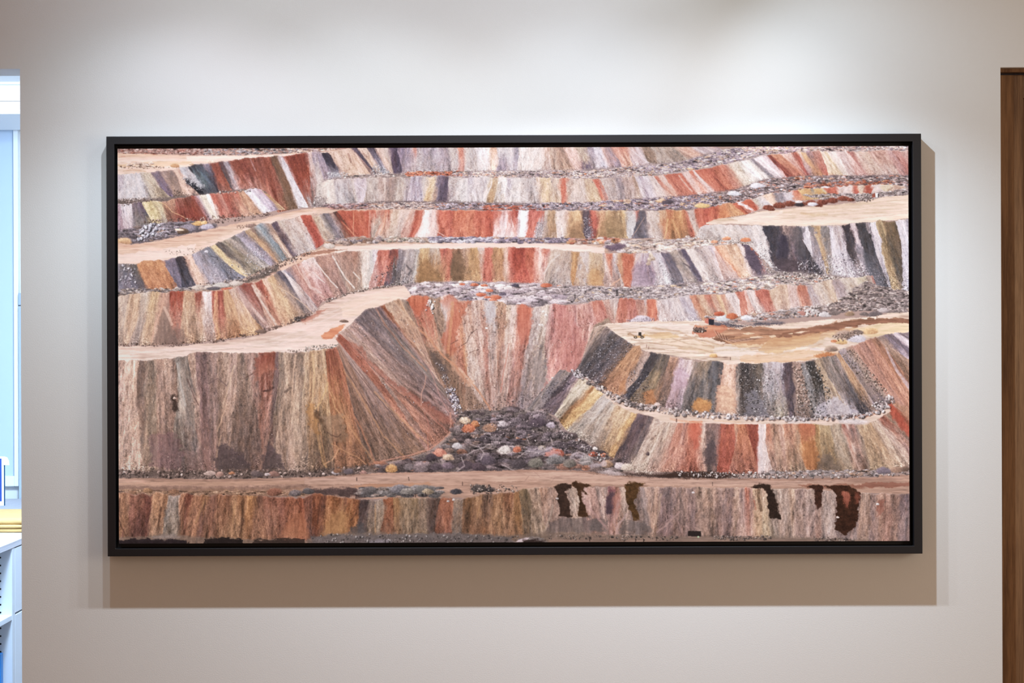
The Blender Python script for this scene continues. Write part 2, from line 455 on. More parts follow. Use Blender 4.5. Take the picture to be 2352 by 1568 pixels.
def mound(x, y, rx, ry, c, lit=0.30, tex=0.12, base=0.35):
    """a heap seen from above its foot: bright crown, darker right and lower side"""
    x0, x1 = max(int(x - rx - 2) - PX0, 0), min(int(x + rx + 3) - PX0, PW)
    y0, y1 = max(int(y - ry - 2) - PY0, 0), min(int(y + ry * 0.6 + 3) - PY0, PH)
    if x1 <= x0 or y1 <= y0:
        return
    dx = (_XX[y0:y1, x0:x1] + PX0 - x) / rx; dy = (_YY[y0:y1, x0:x1] + PY0 - y) / ry
    h, w = dx.shape
    lo = vnoise(h, w, max(ry * 0.8, 2), max(rx * 0.8, 2))
    r = np.where(dy < 0, dx * dx + dy * dy, dx * dx + (dy / 0.55) ** 2) * (1 + 0.35 * lo) + 0.16 * vnoise(h, w, 2.5, 2.5)
    sh = 1 - lit * (0.7 * dy + 0.4 * dx + 0.35 * lo) - base * np.clip((r - 0.6) / 0.4, 0, 1) * (dy > 0)
    tex = tex * (0.65 if rx > 10 else 1.0)
    n = tex * 1.3 * vnoise(h, w, 1.5, 1.5) + tex * vnoise(h, w, 3, 3)
    cc = np.array(c, np.float32) * np.clip(sh + n, 0.25, 1.6)[..., None]
    al = np.clip((1 - r) * 2.2, 0, 1)
    IMG[y0:y1, x0:x1] += (cc - IMG[y0:y1, x0:x1]) * al[..., None]

def pick(pal):
    """'c:weight c:weight'"""
    q = [t.split(':') for t in pal.split()]
    w = np.array([float(t[1]) if len(t) > 1 else 1.0 for t in q])
    return [hx(t[0]) for t in q], w / w.sum()

def scatter(pts, n):
    p = np.array(pts, float)
    lo, hi = p.min(0), p.max(0)
    out = np.zeros((0, 2))
    for _ in range(60):
        c = rng.uniform(lo, hi, (n * 2, 2))
        out = np.vstack([out, c[inside(p, c[:, 0], c[:, 1])]])
        if len(out) >= n:
            break
    out = out[:n]
    return out[np.argsort(out[:, 1])]

def rubble(pts, n, rmin, rmax, pal, flat=0.62, lit=0.34, tex=0.14, var=0.12, near=0.0):
    """heaps and broken rock inside an outline, far ones first, then grit over all of it"""
    cols, w = pick(pal)
    cols = np.array(cols)
    mean = (cols * w[:, None]).sum(0)
    small = rmax <= 13
    P = scatter(pts, int(n * (2.6 if small else 1.4)))
    if not len(P):
        return
    ya, yb = P[0, 1], max(P[-1, 1], P[0, 1] + 1)
    for x, y in P:
        r = (rmin + (rmax - rmin) * rng.random() ** 2.2) * (0.66 if small else 0.88)
        r *= 1 + near * ((y - ya) / (yb - ya) - 0.5)
        c = cols[rng.choice(len(cols), p=w)]
        c = (mean + (c - mean) * rng.uniform(0.35, 0.95)) * (0.95 + var * rng.uniform(-1, 1))
        mound(x, y, r * rng.uniform(0.9, 1.35), r * flat * rng.uniform(0.55, 1.2), c, lit * rng.uniform(0.7, 1.4), tex)
    p, x0, x1, y0, y1 = _box(pts)
    if x1 > x0 and y1 > y0:
        h, w2 = y1 - y0, x1 - x0
        m = inside(p, _XX[y0:y1, x0:x1] + PX0, _YY[y0:y1, x0:x1] + PY0)
        g = 0.16 * vnoise(h, w2, 1.8, 2.2) + 0.13 * vnoise(h, w2, 7, 26) - 0.8 * np.maximum(0, vnoise(h, w2, 2.8, 8) - 0.35) + 0.25 * np.maximum(0, vnoise(h, w2, 2, 2.6) - 0.55)
        IMG[y0:y1, x0:x1] *= (1 + m * g)[..., None]

def stones(pts, n, rmin, rmax, pal, dark=0.38, alpha=0.85):
    """small loose stones, each with a dark lower-right edge"""
    cols, w = pick(pal)
    for x, y in scatter(pts, n):
        r = rmin + (rmax - rmin) * rng.random() ** 3
        c = np.array(cols[rng.choice(len(cols), p=w)], np.float32) * rng.uniform(0.85, 1.12)
        x0, x1 = max(int(x - r - 2) - PX0, 0), min(int(x + r + 3) - PX0, PW)
        y0, y1 = max(int(y - r - 2) - PY0, 0), min(int(y + r + 3) - PY0, PH)
        if x1 <= x0 or y1 <= y0:
            continue
        X = _XX[y0:y1, x0:x1] + PX0 - x; Y = _YY[y0:y1, x0:x1] + PY0 - y
        s = np.clip(r + 0.5 - np.hypot(X - 0.45 * r, (Y - 0.5 * r) * 1.1), 0, 1) * dark
        A = IMG[y0:y1, x0:x1]
        A *= (1 - s)[..., None]
        a = rng.uniform(0, 3.14); ex = rng.uniform(0.75, 1.35)
        q = np.hypot((X * np.cos(a) + Y * np.sin(a)) * ex, (Y * np.cos(a) - X * np.sin(a)) * 1.1 / ex)
        al = np.clip(r * 0.9 + 0.5 - q, 0, 1) * alpha
        cc = c * (1.08 - 0.22 * np.clip((X + Y) / (r + 0.5), -1, 1))[..., None]
        A += (cc - A) * al[..., None]

def band(A, B):
    """outline between two polylines given left to right"""
    return list(A) + list(B)[::-1]

# ------------------------------------------------ upper left: distant heaps, pale road
poly([(262,330),(1000,330),(1000,352),(700,352),(600,358),(262,358)], '8a7068', '9c8478', 'gritty')
rubble([(264,332),(480,332),(490,355),(264,352)], 110, 4, 8, '8a6a60:2 a89088:3 7a4a3c:2 c0aca4:1 6a5450:1', flat=.8)
rubble([(470,334),(700,334),(690,350),(560,356),(470,356)], 110, 4, 8, '7c7a80:3 9a948c:2 8a6a58:1 b8a898:1 5c5a60:1', flat=.7)
rubble([(640,334),(790,334),(770,344),(690,352)], 60, 4, 8, 'c8a890:2 a89890:1 8c8088:1 d8c0a8:1', flat=.6)
poly([(262,352),(330,353),(360,356),(470,357),(560,356),(640,354),(690,351),(740,348),(790,343),(730,354),(640,364),(500,380),(420,392),(345,400),(262,402)], 'dbb49c', 'e0c8b8', amp=1.3)
poly([(262,352),(330,353),(430,357),(430,368),(262,372)], 'dcae94', 'e4ccc0', alpha=.8)
poly([(430,358),(560,357),(690,352),(690,355),(560,366),(430,370)], 'e8d4c6', alpha=.8)
poly([(350,371),(440,370),(440,377),(380,381),(300,382),(262,380),(262,377)], 'd8b48c', 'd0a880', alpha=.7)
rubble([(295,376),(352,374),(352,383),(295,383)], 9, 7, 11, 'b8a090 c4aa94 a89080', flat=.6)
mound(402,381,12,7,hx('a88058')); mound(482,372,14,5,hx('d8b89c')); mound(440,377,7,4,hx('c8a484'))
stones([(270,380),(420,382),(420,385),(270,386)], 60, .6, 1.8, '6a5848 8a7868')
path([(285,392),(310,390),(335,393)],3,'a8846c',.6); path([(275,360),(288,359)],3,'b8806c',.6); path([(300,348),(360,355)],2,'b87858',.4)
# ------------------------------------------------ F1 upper left slope
F1T=[(262,401),(300,398),(345,397),(360,393),(400,390),(413,386),(434,382),(455,376),(470,376),(480,375),(508,372),(525,371),(545,367),(565,364),(590,361),(620,360),(640,357),(655,357),(680,354),(700,351),(728,348),(745,349)]
F1B=[(262,466),(350,458),(392,455),(420,450),(455,448),(480,448),(510,440),(550,436),(590,434),(604,440),(622,470),(640,487),(672,480),(690,477),(725,474),(770,470)]
face(F1T,F1B,'''262 262 a8a2ac a4a2a6;284 284 b2b0b4 a8a6a8;322 348 a39c90 a89e8c;332 362 b0a490 a89c84;346 382 6e636a 61586a;366 402 86766e 8a7868;402 428 c6a494 c8a692;413 445 9a9a9e a4a4a8 26262c;434 470 3a3b42 5c6a6e 4a4c52;452 490 46464c 54606a 4a4c54;466 500 7c7680 403c44 3a363f;481 508 7d4435 8c4c3a 96624e;505 526 5c4646 5a4e4e 524a4c;512 540 8a8488 9a9498 b8a09c;526 556 7d4434 8c4e3c b07c6c;545 576 7a4032 86483a ac8478;565 592 754234 7d4838 a87864;585 602 7e4a3a 8c5040 a4745c;
605 640 7a4436 7e4434 7c3e2c;612 650 8c5040 8a5442 86604c;622 662 66503f 6a5442 66523f;640 690 aeaab2 cfcdd4 dedce4;650 706 7d3e2e 8a4030 8c7468;668 712 7a3a2c 88402e 8e8a88;702 724 b8a098 b09890 b0a49c;716 734 8f8792 b8aea8 beb4aa;728 745 8a828c c4bab0 c0b6ac;738 760 88808a c0b6ac''',jit=3.5)
path([(576,366),(588,392)],3,'b8a0a0',.5); path([(640,360),(655,392),(672,430),(690,470)],5,'dcdae2',.45,7)
poly([(420,406),(452,420),(470,436),(470,447),(455,449),(440,438),(428,424)],'2b2b30','26262b','gritty',rag=5)
poly([(445,400),(462,420),(472,432),(464,428),(450,418)],'a8a8ae','b4b4b8','gritty',rag=4)
path([(403,392),(425,422),(450,444),(470,462)],7,'cba994',.9,9)
stones([(400,435),(440,446),(440,456),(395,456)],160,.6,2,'5a4c44 8a7868 6e5c50')
stones([(415,405),(465,420),(470,440),(430,430)],120,.5,1.5,'c8c8cc d0d0d4 6a6a70')
# ------------------------------------------------ F1b lower left bench slope
poly([(262,458),(345,456),(440,448),(560,434),(590,432),(612,440),(612,470),(262,480)],'6c625c','5e5650','gritty')
F2T=[(262,470),(300,466),(325,464),(345,460),(370,463),(400,457),(437,450),(455,449),(480,444),(530,442),(560,437),(578,433),(600,436),(612,446)]
F2B=[(262,540),(300,534),(345,520),(380,512),(405,512),(440,506),(480,505),(500,501),(540,498),(580,494),(606,489),(640,481)]
face(F2T,F2B,'''262 262 9c8c94 8c7e88;276 284 c4c0c8 948a94;288 302 b8b4ba 8a8484;302 310 6c6268 787670;314 335 5e5262 64626a 62645e;328 350 c8b880 c8b884;352 374 b2a47a a49878 8c8880;372 392 9c7c64 8a6450 7e4c3c;400 412 8c5c4c 7c4034 7a3a30;420 440 70463a 7e3e30 80382c;437 468 8c4c40 7c4034 7d4438;449 478 a69298 9a8a94;456 488 cec4ac c6ba9e;474 498 e2dedc d6d0c4;484 506 a05444 9c5c4c;500 520 ae8878 a06c5c;508 530 9a4e3c 96584a;522 553 aa6450 a07460 a07c68;545 572 ae866a aa886c;560 606 e6e4ee dedce4;576 620 c0b8c6 a69cb0;592 634 a28a94 948a94;602 642 b08c60 a88c6a;616 655 b49064 a88c6c''')
stones([(280,456),(345,452),(350,462),(280,472)],160,.6,2.2,'6a5c54 8a7c74 4c4440 b0a49c')
stones([(500,436),(575,434),(575,440),(500,446)],60,.7,2.2,'c0b8b0 5c504c 8a7c78')
path([(365,462),(380,468),(395,485),(420,497),(440,508)],2,'c8a070',.7)
# heaps at its foot
stones([(330,505),(440,498),(620,486),(640,492),(500,512),(420,518),(330,530)],500,.6,2.2,'5c4c44 7c685c a8948a 4a3c38')
poly([(262,530),(300,524),(345,512),(410,508),(450,508),(500,514),(495,522),(470,530),(400,542),(340,556),(300,560),(262,552)],'6a666a','5c565a','gritty',rag=5)
rubble([(262,532),(330,520),(400,512),(480,512),(495,520),(440,532),(340,554),(290,556),(262,548)],130,6,14,'6e6a70:3 5a5458:2 84828a:2 4c4646:1 8a7868:1',flat=.6)
mound(455,514,13,8,hx('b4884c'));mound(470,512,8,6,hx('d0a060'));mound(435,524,22,12,hx('7c7880'));mound(476,522,16,9,hx('9a96a2'));mound(420,532,16,9,hx('5c4c3c'));mound(412,528,12,4,hx('d8c0a0'))
stones([(330,512),(390,515),(370,540),(310,555)],110,1,4.5,'b8bcc8:3 a0a4b0:2 84868e:1')
mound(284,556,20,11,hx('b08c64'))
# ------------------------------------------------ road A
poly([(262,556),(300,562),(345,556),(400,545),(440,536),(500,522),(560,510),(610,501),(640,491),(690,482),(730,477),(790,474),(800,490),(724,502),(690,505),(640,515),(590,527),(500,564),(440,594),(330,612),(262,612)],'cba692','dcc4b4')
poly([(500,545),(620,503),(700,486),(740,483),(700,494),(600,518),(520,552)],'e0c0aa','e4d0c0',alpha=.6)
poly([(262,585),(360,574),(450,560),(450,585),(330,600),(262,603)],'dccac0','e0d0c4',alpha=.7,rag=4)
stones([(380,574),(470,565),(460,588),(380,585)],50,.5,1.5,'6a5c50 8a7c70')
stones([(540,518),(590,512),(600,518),(545,524)],60,.6,1.8,'6a5c50 8a7c70')
mound(580,520,17,7,hx('7c6a60'))
# ------------------------------------------------ F2 top middle slope
G2T=[(728,351),(740,350),(755,350),(775,345),(790,344),(812,338),(830,334),(840,331),(1700,331)]
G2B=[(745,412),(790,408),(850,404),(900,400),(945,398),(1000,395),(1100,394),(1180,394),(1230,395),(1300,393),(1360,391),(1440,383),(1500,378),(1560,373),(1600,362),(1650,350),(1700,340)]
face(G2T,G2B,'''728 744 8a828c 928a94;738 764 39363f 48444e 9ea0a8;758 788 c9aa96 bda08c;775 804 c8a892 c2a48c;792 828 cba894 c8a68e;808 862 534b57 544e5a;820 874 d0b29f cbab92;838 880 4b4553 74707c b0b4bc;858 893 c8aa9a c6a896;874 903 b6a6a0 c2b0a0;892 905 5e5262 504858;912 915 7c7282 948a94;930 925 857c88 9c949a;944 948 b4a8a8 aca2a0;949 953 c0705a b09898 9c9494;957 958 9a9498 a29c9c;970 975 8f8890 9a9494;1000 1000 a59ca4 a09aa0;1016 1018 8a8288 958d90;1030 1040 aca29c aaa2a0;1052 1056 c27a64 b87260;1067 1066 b0a8a4 a39c98;1088 1098 d8d0d2 c6beba;1120 1122 dccfc8 e0c0aa;1127 1128 dba88c e6be9c;1139 1142 c6c0c0 a6a0a4 837c88;1160 1165 bdb6b6 a49c9e;1178 1180 8a888f 9d98a0;1190 1192 d2c8c0 cabfb6;1236 1222 d0c4ba c0b4ac;1252 1245 c8a896 b8a69c;1262 1268 ab9684 a89484;1278 1288 927c6c 9a826e;1292 1318 cba89a c8a69a;1318 1338 b2a28e a69886 5c5466;1345 1362 857e86 b5adb0;1360 1382 c6c4d0 c2bdca;1374 1398 c09c92 b89a92;1385 1412 9a8a8a 7b727c;1398 1432 c48674 c89280;1418 1444 ba6c58 d2a68c;1438 1455 c6a8a2 b8a8ac;1453 1488 b8acb4 c0b6bc;1466 1495 8d7c6a 8c7c6c;1490 1520 a59a8c 968c82;1520 1565 a29688 91877c;1545 1590 ca9c8a d0a28c;1575 1620 b2a6aa aaa0a4;1610 1650 d2ac9c a49ea8;1630 1665 8f8794 8d8590''',gravel=.35)
stones([(752,395),(800,395),(800,410),(752,415)],260,.5,1.6,'c4c8d0 d8dade a0a4ac')
stones([(860,375),(900,395),(890,404),(850,402)],300,.5,1.6,'c4ccd4 d8dade 9aa0a8 6c6c74')
path([(1110,338),(1122,375),(1128,393)],3,'e4dcdc',.7);path([(1238,345),(1255,365),(1238,382),(1215,394)],2,'dcd0c4',.6);path([(1452,345),(1478,366),(1495,377)],2,'d4ccd4',.8)
path([(800,352),(806,372)],4,'6a564c',.6)
# ------------------------------------------------ F3 second bench
G3T=[(728,424),(741,418),(752,414),(800,410),(850,409),(900,408),(945,406),(960,404),(990,406),(1010,402),(1040,406),(1050,408),(1120,407),(1160,408),(1200,410),(1250,408),(1280,411),(1360,411),(1420,408),(1450,406),(1500,404),(1520,402),(1560,397),(1600,390),(1636,386),(1655,380),(1690,373),(1720,366),(1760,357),(1800,353),(1840,350),(1880,348),(1940,349),(2000,348),(2110,346)]
G3B=[(728,474),(741,471),(780,469),(830,468),(880,464),(930,462),(1000,463),(1040,464),(1100,465),(1180,468),(1240,469),(1300,470),(1360,468),(1400,463),(1460,458),(1500,455),(1560,453),(1600,449),(1650,444),(1690,436),(1720,425),(1750,415),(1790,410),(1850,405),(1900,403),(1950,403),(2000,404),(2110,406)]
# heaps behind its crest
poly([(740,412),(800,404),(945,396),(1100,392),(1300,391),(1440,382),(1560,371),(1650,346),(1700,336),(2100,330),(2100,350),(1880,352),(1760,360),(1636,390),(1500,408),(1250,412),(1000,410),(740,420)],'8c8280','a09694','gritty')
rubble([(790,404),(945,397),(945,409),(790,412)],90,3,7,'7c706c:2 a89c98:2 908884:2 c0b0a0:1',flat=.6)
rubble([(935,395),(1060,393),(1060,404),(935,404)],80,4,9,'b0593c:4 a85a40:2 c88860:1 8a7a78:1',flat=.5)
rubble([(1040,394),(1360,392),(1500,380),(1500,403),(1360,409),(1240,408),(1040,407)],420,3,8,'8a8284:4 b0a8a8:3 6a6068:2 c8a888:2 c07850:1 d8c8b8:1',flat=.55)
rubble([(1440,384),(1560,374),(1650,348),(1720,338),(1760,352),(1690,370),(1600,388),(1500,402)],420,4,10,'7c7480:5 9c949a:3 c8b8a0:2 6a6270:2 c89868:1 d8d0cc:1',flat=.5)
poly([(1800,330),(2100,330),(2100,342),(1900,340)],'c89c88','c09c8c','gritty',amp=.5)
rubble([(1690,338),(1800,336),(1900,344),(1860,350),(1760,354)],160,4,9,'8a7684:4 a898a0:2 c8a070:2 b8a890:2 d0c8c8:1',flat=.5)
rubble([(1880,338),(2096,334),(2096,346),(1880,348)],170,3,8,'6a6068:3 b8a094:3 8c7c78:2 d4c8c4:2 a87860:1',flat=.6)
face(G3T,G3B,'''728 728 c6bcb0 bcb2a8;741 741 d2c6b8 c8beb4;768 770 aea6a6 b2b0b2;776 790 aaa2a2 aaaaaa;800 815 a69c98 b0a8a2;815 824 b8abb2 c0b8c2;840 846 a89e96 a59c94;866 868 b09e96 b3a49c;880 884 ccbab0 bba89e;888 886 90817a 8c8078;907 905 a1978e 9c938a;930 930 a39a98 8f888e;944 935 9d97a1 a59ea8;968 972 aca49f a69c98;981 976 c9ae8a c6a272;1005 995 878089 8c868e;1013 1003 5f5664 554e5b;1032 1030 a29a96 b0a8a6;1052 1050 c4beba bcb8b4;1074 1072 b2aab0 bab6b6;1086 1100 b8b0b0 bdb8b8;1118 1112 c5bcb4 c8c0ba;1127 1118 b29c7e a98c62;1146 1142 d0cac4 d0cac4;1165 1158 a49ca4 c8c4c4;1176 1170 c0bab5 c8c2bc;1200 1195 a8a19d b0a9a5;1225 1230 a8a09c a9a29e;1233 1240 c4ac96 b9a99b;1243 1246 bfa480 c4a880;1265 1266 a89a90 c2aa8c;1272 1285 cdb59e c4ae9c;1286 1290 bf5f47 c06850;1304 1297 bba594 b8a292;1320 1312 bcaa9c b4a498;1334 1345 b6a698 b4a49a;1342 1352 b59f86 c2a882;1360 1390 bf5a44 c86a50;1376 1398 a39890 a19894;1413 1425 80797c 8a8486;1430 1440 b09c92 a89a94;1452 1464 9f8c7c b4a08c;1458 1475 b8b2ba c0b8be;1466 1490 8f8892 b5adb8;1475 1500 c6c1cc bfb6be;1488 1512 c5b6b0 c9b6ae;1502 1540 c07462 c89a86;1512 1552 ccb2a6 d09c86;1525 1562 b9624c c4765e;1545 1590 b95e48 c8725c;1568 1602 d0b2aa d09c8c;1580 1620 c06852 ca8470;1590 1630 d2c0bc c9acA4;1596 1648 bb5c44 bd6c54;1616 1664 a8543e b0604a;1632 1672 b5644c b06a52;1650 1690 c0725a a87a68;1662 1704 a47060 a2907e;1672 1715 caBEaa cabea8;1695 1732 c6bfb2 d2cabe;1704 1738 e4dede e8e2e0;1712 1756 c5c2b8 c0b8b0;1722 1772 7f7a7e 8a8488;1730 1785 dbcfd4 d5c6c8;1748 1800 cbb6ba ceb8b6;1762 1808 7d4438 8a4638;1770 1826 b07c5e a8644c;1794 1850 caaa9e a06a5a;1816 1854 9f5442 94463c;1830 1860 c2a796 8c7679;1840 1872 b89268 aa7a50;1852 1884 907878 a87850;1864 1892 a27c6e 945040;1882 1912 d0bea8 c6ae8c;1892 1922 c8b08c b49870;1900 1938 d5c6be d0c2b2;1920 1950 c8aca6 c9b2aa;1935 1968 cab6ae b68e86;1945 1985 9f6c62 b48c82;1958 1995 c9aa9e b99a8a;1970 2010 c2a492 b59e8e;1990 2032 b89080 ac988e;2030 2072 b49088 a07c76;2050 2088 aa8076 945c52;2068 2100 b09084 8d5a54;2090 2115 a08070 8d5a54''')
path([(815,420),(835,435),(838,448),(822,466)],3,'d0c8d4',.85);path([(885,408),(884,440),(874,455)],3,'d0bcb0',.8)
path([(1130,410),(1128,430),(1112,455),(1106,463)],3,'d8d2cc',.8);path([(1072,410),(1072,464)],3,'d4d0d0',.7);path([(1100,415),(1060,440),(1034,460)],2,'d0ccc8',.6);path([(1150,415),(1165,430),(1180,444),(1225,468)],2,'d8d2ca',.8)
path([(1560,404),(1590,440)],3,'d8c0b4',.6);path([(1600,410),(1640,445)],2,'d4c0b8',.6);path([(1000,418),(985,440)],2,'e0cca8',.7);path([(1495,420),(1535,456)],3,'d8c4b8',.6)
stones([(722,448),(750,452),(750,478),(722,478)],220,.6,2,'7c7474 a8a0a0 d0c8c4 5c5454')
poly([(725,440),(741,438),(748,470),(725,474)],'b8b0a8','8c8684','gritty',alpha=.5)
stones([(730,415),(1400,411),(1400,440),(730,445)],70,.5,1.6,'8a8280 b0a8a4')
# ------------------------------------------------ F4 third bench (red)
G4T=[(262,604),(315,606),(330,598),(375,598),(410,590),(430,588),(440,584),(480,566),(505,556),(525,548),(560,530),(585,520),(600,513),(620,513),(640,507),(680,500),(695,494),(710,493),(724,498),(745,490),(765,486),(780,484),(840,483),(880,482),(990,482),(1060,484),(1110,484),(1500,484),(1540,483),(1580,483),(1600,480),(1625,478),(1640,474),(1670,468),(1700,464),(1730,458),(1745,452),(1780,442),(1810,441),(1820,437),(1870,434),(1900,432),(1950,428),(1990,426),(2020,424),(2050,426),(2100,430)]
G4B=[(262,674),(345,668),(402,665),(440,665),(500,650),(560,640),(600,620),(650,600),(690,585),(724,573),(745,558),(800,549),(830,546),(880,544),(1180,544),(1250,545),(1360,547),(1460,547),(1500,546),(1540,549),(1580,545),(1612,543),(1630,522),(1640,506),(1670,499),(1715,492),(1740,482),(1760,475),(1800,468),(1830,462),(1880,456),(1900,452),(1990,447),(2010,444),(2040,440),(2100,432)]
poly([(741,470),(900,462),(1000,462),(1180,466),(1300,469),(1400,462),(1500,454),(1600,447),(1690,435),(1750,412),(1850,404),(2100,402),(2100,440),(2000,430),(1820,442),(1740,456),(1640,478),(1580,486),(1500,486),(1000,484),(800,486),(720,494)],'6e6464','857b7a','gritty')
poly([(720,476),(800,474),(900,478),(1000,480),(1000,484),(800,486),(720,492)],'d0a890','d8b8a4',alpha=.8)
rubble([(745,470),(850,466),(850,480),(760,480)],90,4,10,'7c5c54:2 8a8088:2 a8a0a0:1 6c6064:2 a07060:1',flat=.5)
rubble([(850,466),(1000,465),(1000,480),(850,480)],150,3,9,'9c9490:2 c8a894:1 6c6468:2 b8a8a0:2 c08868:1',flat=.5)
rubble([(1000,466),(1180,468),(1180,480),(1000,480)],200,3,8,'7c7884:3 a8a4b0:3 5c5450:2 8c6c4c:1 b0684c:1',flat=.5)
rubble([(1110,472),(1260,472),(1250,482),(1110,482)],60,5,11,'a04c34:3 b85c40:1 6a3c30:1 8a8288:1',flat=.45)
rubble([(1200,466),(1400,464),(1400,482),(1200,480)],200,3,8,'7c7880:3 a49ca4:3 5a545c:2 b8b0ac:1 b07860:1',flat=.55)
rubble([(1380,462),(1500,456),(1640,446),(1640,474),(1560,482),(1380,483)],330,4,11,'7a7480:5 9a949c:3 5c5662:3 b8aca4:1 c8a070:1 a8745c:1',flat=.5)
mound(1440,462,10,6,hx('b89c84'));mound(1520,463,15,6,hx('c09870'));mound(1535,465,14,7,hx('4c464c'));mound(1615,474,20,8,hx('c8a060'))
rubble([(1640,445),(1720,432),(1750,414),(1850,405),(2092,404),(2092,428),(1900,432),(1800,442),(1700,464),(1640,474)],560,4,11,'6a6264:5 8c8482:4 a0583c:2 b07850:1 c0bcc4:2 4c4446:3 a89c94:2',flat=.55)
rubble([(1850,420),(2050,416),(2050,430),(1850,432)],70,5,11,'9c5034:2 8a4830:1 b88058:1 6a6264:2',flat=.55)
mound(1685,446,18,8,hx('c4c8d0'));mound(1740,428,20,8,hx('c4c4cc'));mound(1895,432,12,5,hx('c8ccd4'))
face(G4T,G4B,'''262 262 7d7a7c 80808a;282 282 6a6866 62626c 74727c;300 318 5e5a54 5c585e;314 338 b47e50 a87048;376 400 6c6672 6e6c7a;402 424 3a363a 46444a 5e5c66;421 452 d0aa92 c6a48e;441 478 8a8890 9e9ca4;458 502 7a7a80 8c8a92;470 520 666a70 7c7e88;484 552 cbb07a d2b880;495 570 5a5450 605a54 8a8472;508 588 8a8270 8c8674;519 605 a69e90 8a8480 a8a090;530 612 6c6864 8e8c8c;541 616 8e8a92 9894a0;556 628 7c767a 8c8898;564 636 a08a6a a07e5c;577 642 7e6a5c 887660;584 650 7c8a90 7a8488;600 657 8a8684 76706e;608 664 a08c7c c0a48c;625 672 5c5058 524a52;637 684 a09488 a59a94;650 700 b2a298 aca49e;680 722 c2a494 aaa2a2;692 727 a24634 9a4438;714 746 b29e86 a59686;735 768 8a8682 8a8680;742 780 6c686c 7a767e;756 792 a88c7a 9a9498 6c5a50;765 800 4c3c38 7c4c3c 8a5440;774 818 b3523a a84e38;800 830 aa4a32 a84c36;812 836 be5e40 b8573e;836 846 b24e36 ae4e3a;850 851 b55e48 c0a494 b0a494;866 856 b47864 b0a090 a89c8e;884 870 b2624a c0907c b99e8c;897 892 caae96 b7a392;920 905 c6aa9a b8a498 a4988c;944 915 c09a8a b68e80;955 940 a6543f b04e3a;972 950 c06e58 c46850;975 960 e8dcd8 ecdcd6;994 984 d4aca0 dabab0;1003 1006 b9563f c4664e;1040 1040 c06040 c66c4e;1070 1070 be6446 c26e4e;1090 1088 b6543c b95c42;1115 1115 ac4a36 b2523a;1138 1132 b25e4c d6bab6;1152 1142 c49a94 d8caca;1168 1165 b66c60 c89e90;1176 1176 9c4034 b06050 d0988a;1192 1188 ecE6ec e8e2e6;1216 1212 b25a4c b96250;1245 1226 a85642 a8a0a0 b2aaaa;1252 1244 a89888 9d9490;1262 1254 a08868 8c7458;1276 1278 c6b6aa cabcb6;1300 1296 c49e88 a89680;1306 1306 c49e70 a88860 8d7454;1336 1340 574d52 5c5660;1355 1362 ab5241 b05a48;1372 1376 b48a68 a47852;1388 1390 ac9068 8c7854;1405 1415 8c7656 8c785a;1420 1428 b4986c 947e5c;1438 1437 b6b4b2 b2b2b2;1461 1462 b06250 7c787c 78747a;1466 1470 5c585e 606068;1484 1492 c2b2a6 b2a69e;1498 1510 b4a496 ac9c90;1512 1525 caa27c b87c54 b8805c;1530 1538 b46c4c b8804c 8a6644;1548 1556 ba8450 b07c4c 8c6844;1566 1572 bc7850 a87048 8a6c4c;1573 1585 ba6a4e b0624c;1576 1600 aa9a92 b2a292;1592 1612 b2563e b85c46;1615 1622 b04e3a b0503a;1634 1632 ae5036 ba5e42;1650 1652 b46a40 b4683c;1668 1676 ba8054 b88254;1680 1712 aa4a2e b0563c;1694 1722 e2d6d6 dacecE;1705 1732 ac4c32 a84e36;1727 1742 bab2a2 b4aca0;1740 1754 beb9bb b5b2b4;1750 1765 d2ac8c c6a890;1775 1785 7e797d 8a8688;1800 1805 beb7bb b4acb0;1816 1828 ba6248 bc8060;1832 1850 c2965a b28e5a;1862 1868 8a8474 8c8670;1869 1880 c69e5e b89458;1888 1898 b2aa8e b8b094;1892 1905 b25742 b05a42;1922 1924 c6b2aa bdaca4;1952 1952 cab2a6 c5aa9a;1958 1962 aa4e3a a85040;1970 1976 cab29a bda28a;1986 1986 a24632 9c4632;2003 2005 beb0aa b4a49c;2020 2022 cabA9a bcaa88;2050 2050 b2967e a89080;2078 2084 9c8c86 9a8a84''',gravel=.2)
path([(983,490),(978,515),(960,545)],9,'eee0da',.8,16);path([(985,500),(1000,530),(1030,546)],3,'dcb4a8',.6)
path([(885,490),(882,515),(872,545)],3,'d89878',.8);path([(1165,495),(1150,545)],5,'e0d0ce',.5);path([(849,486),(848,545)],3,'d89c84',.6);path([(812,486),(812,540)],2,'d8946c',.7)
path([(785,510),(810,535),(822,548)],3,'d08460',.8);path([(774,490),(790,516),(815,548)],3,'8a3c2c',.6)
path([(1320,505),(1308,535),(1300,546)],3,'c8a070',.7);path([(1318,500),(1336,535)],3,'c8a074',.6);path([(1405,495),(1380,515),(1372,545)],3,'c89c70',.7);path([(1534,505),(1530,530),(1526,547)],3,'d0a068',.8);path([(1545,505),(1562,545)],4,'cc9860',.7);path([(1480,500),(1462,530),(1450,547)],2,'b89c88',.6)
poly([(1390,500),(1408,494),(1435,515),(1438,545),(1376,546),(1380,520)],'8c7654','84704e','gritty',rag=4,alpha=.7)
poly([(1310,520),(1325,508),(1340,530),(1340,548),(1306,548)],'8a7050','846a4c','gritty',rag=3,alpha=.7)
stones([(272,606),(312,606),(318,660),(280,660)],70,.8,3,'a8a8b0 c4c4cc 8a8a90')
stones([(500,590),(640,620),(560,642),(470,660)],150,.5,1.8,'a8a8b0 c8c8cc 7c7c84')
stones([(575,560),(630,590),(600,612),(560,600)],160,.5,1.6,'c0c0c8 a0a0a8')
stones([(1340,500),(1358,500),(1366,545),(1345,545)],140,.5,1.4,'9c98a0 b8b4b8')
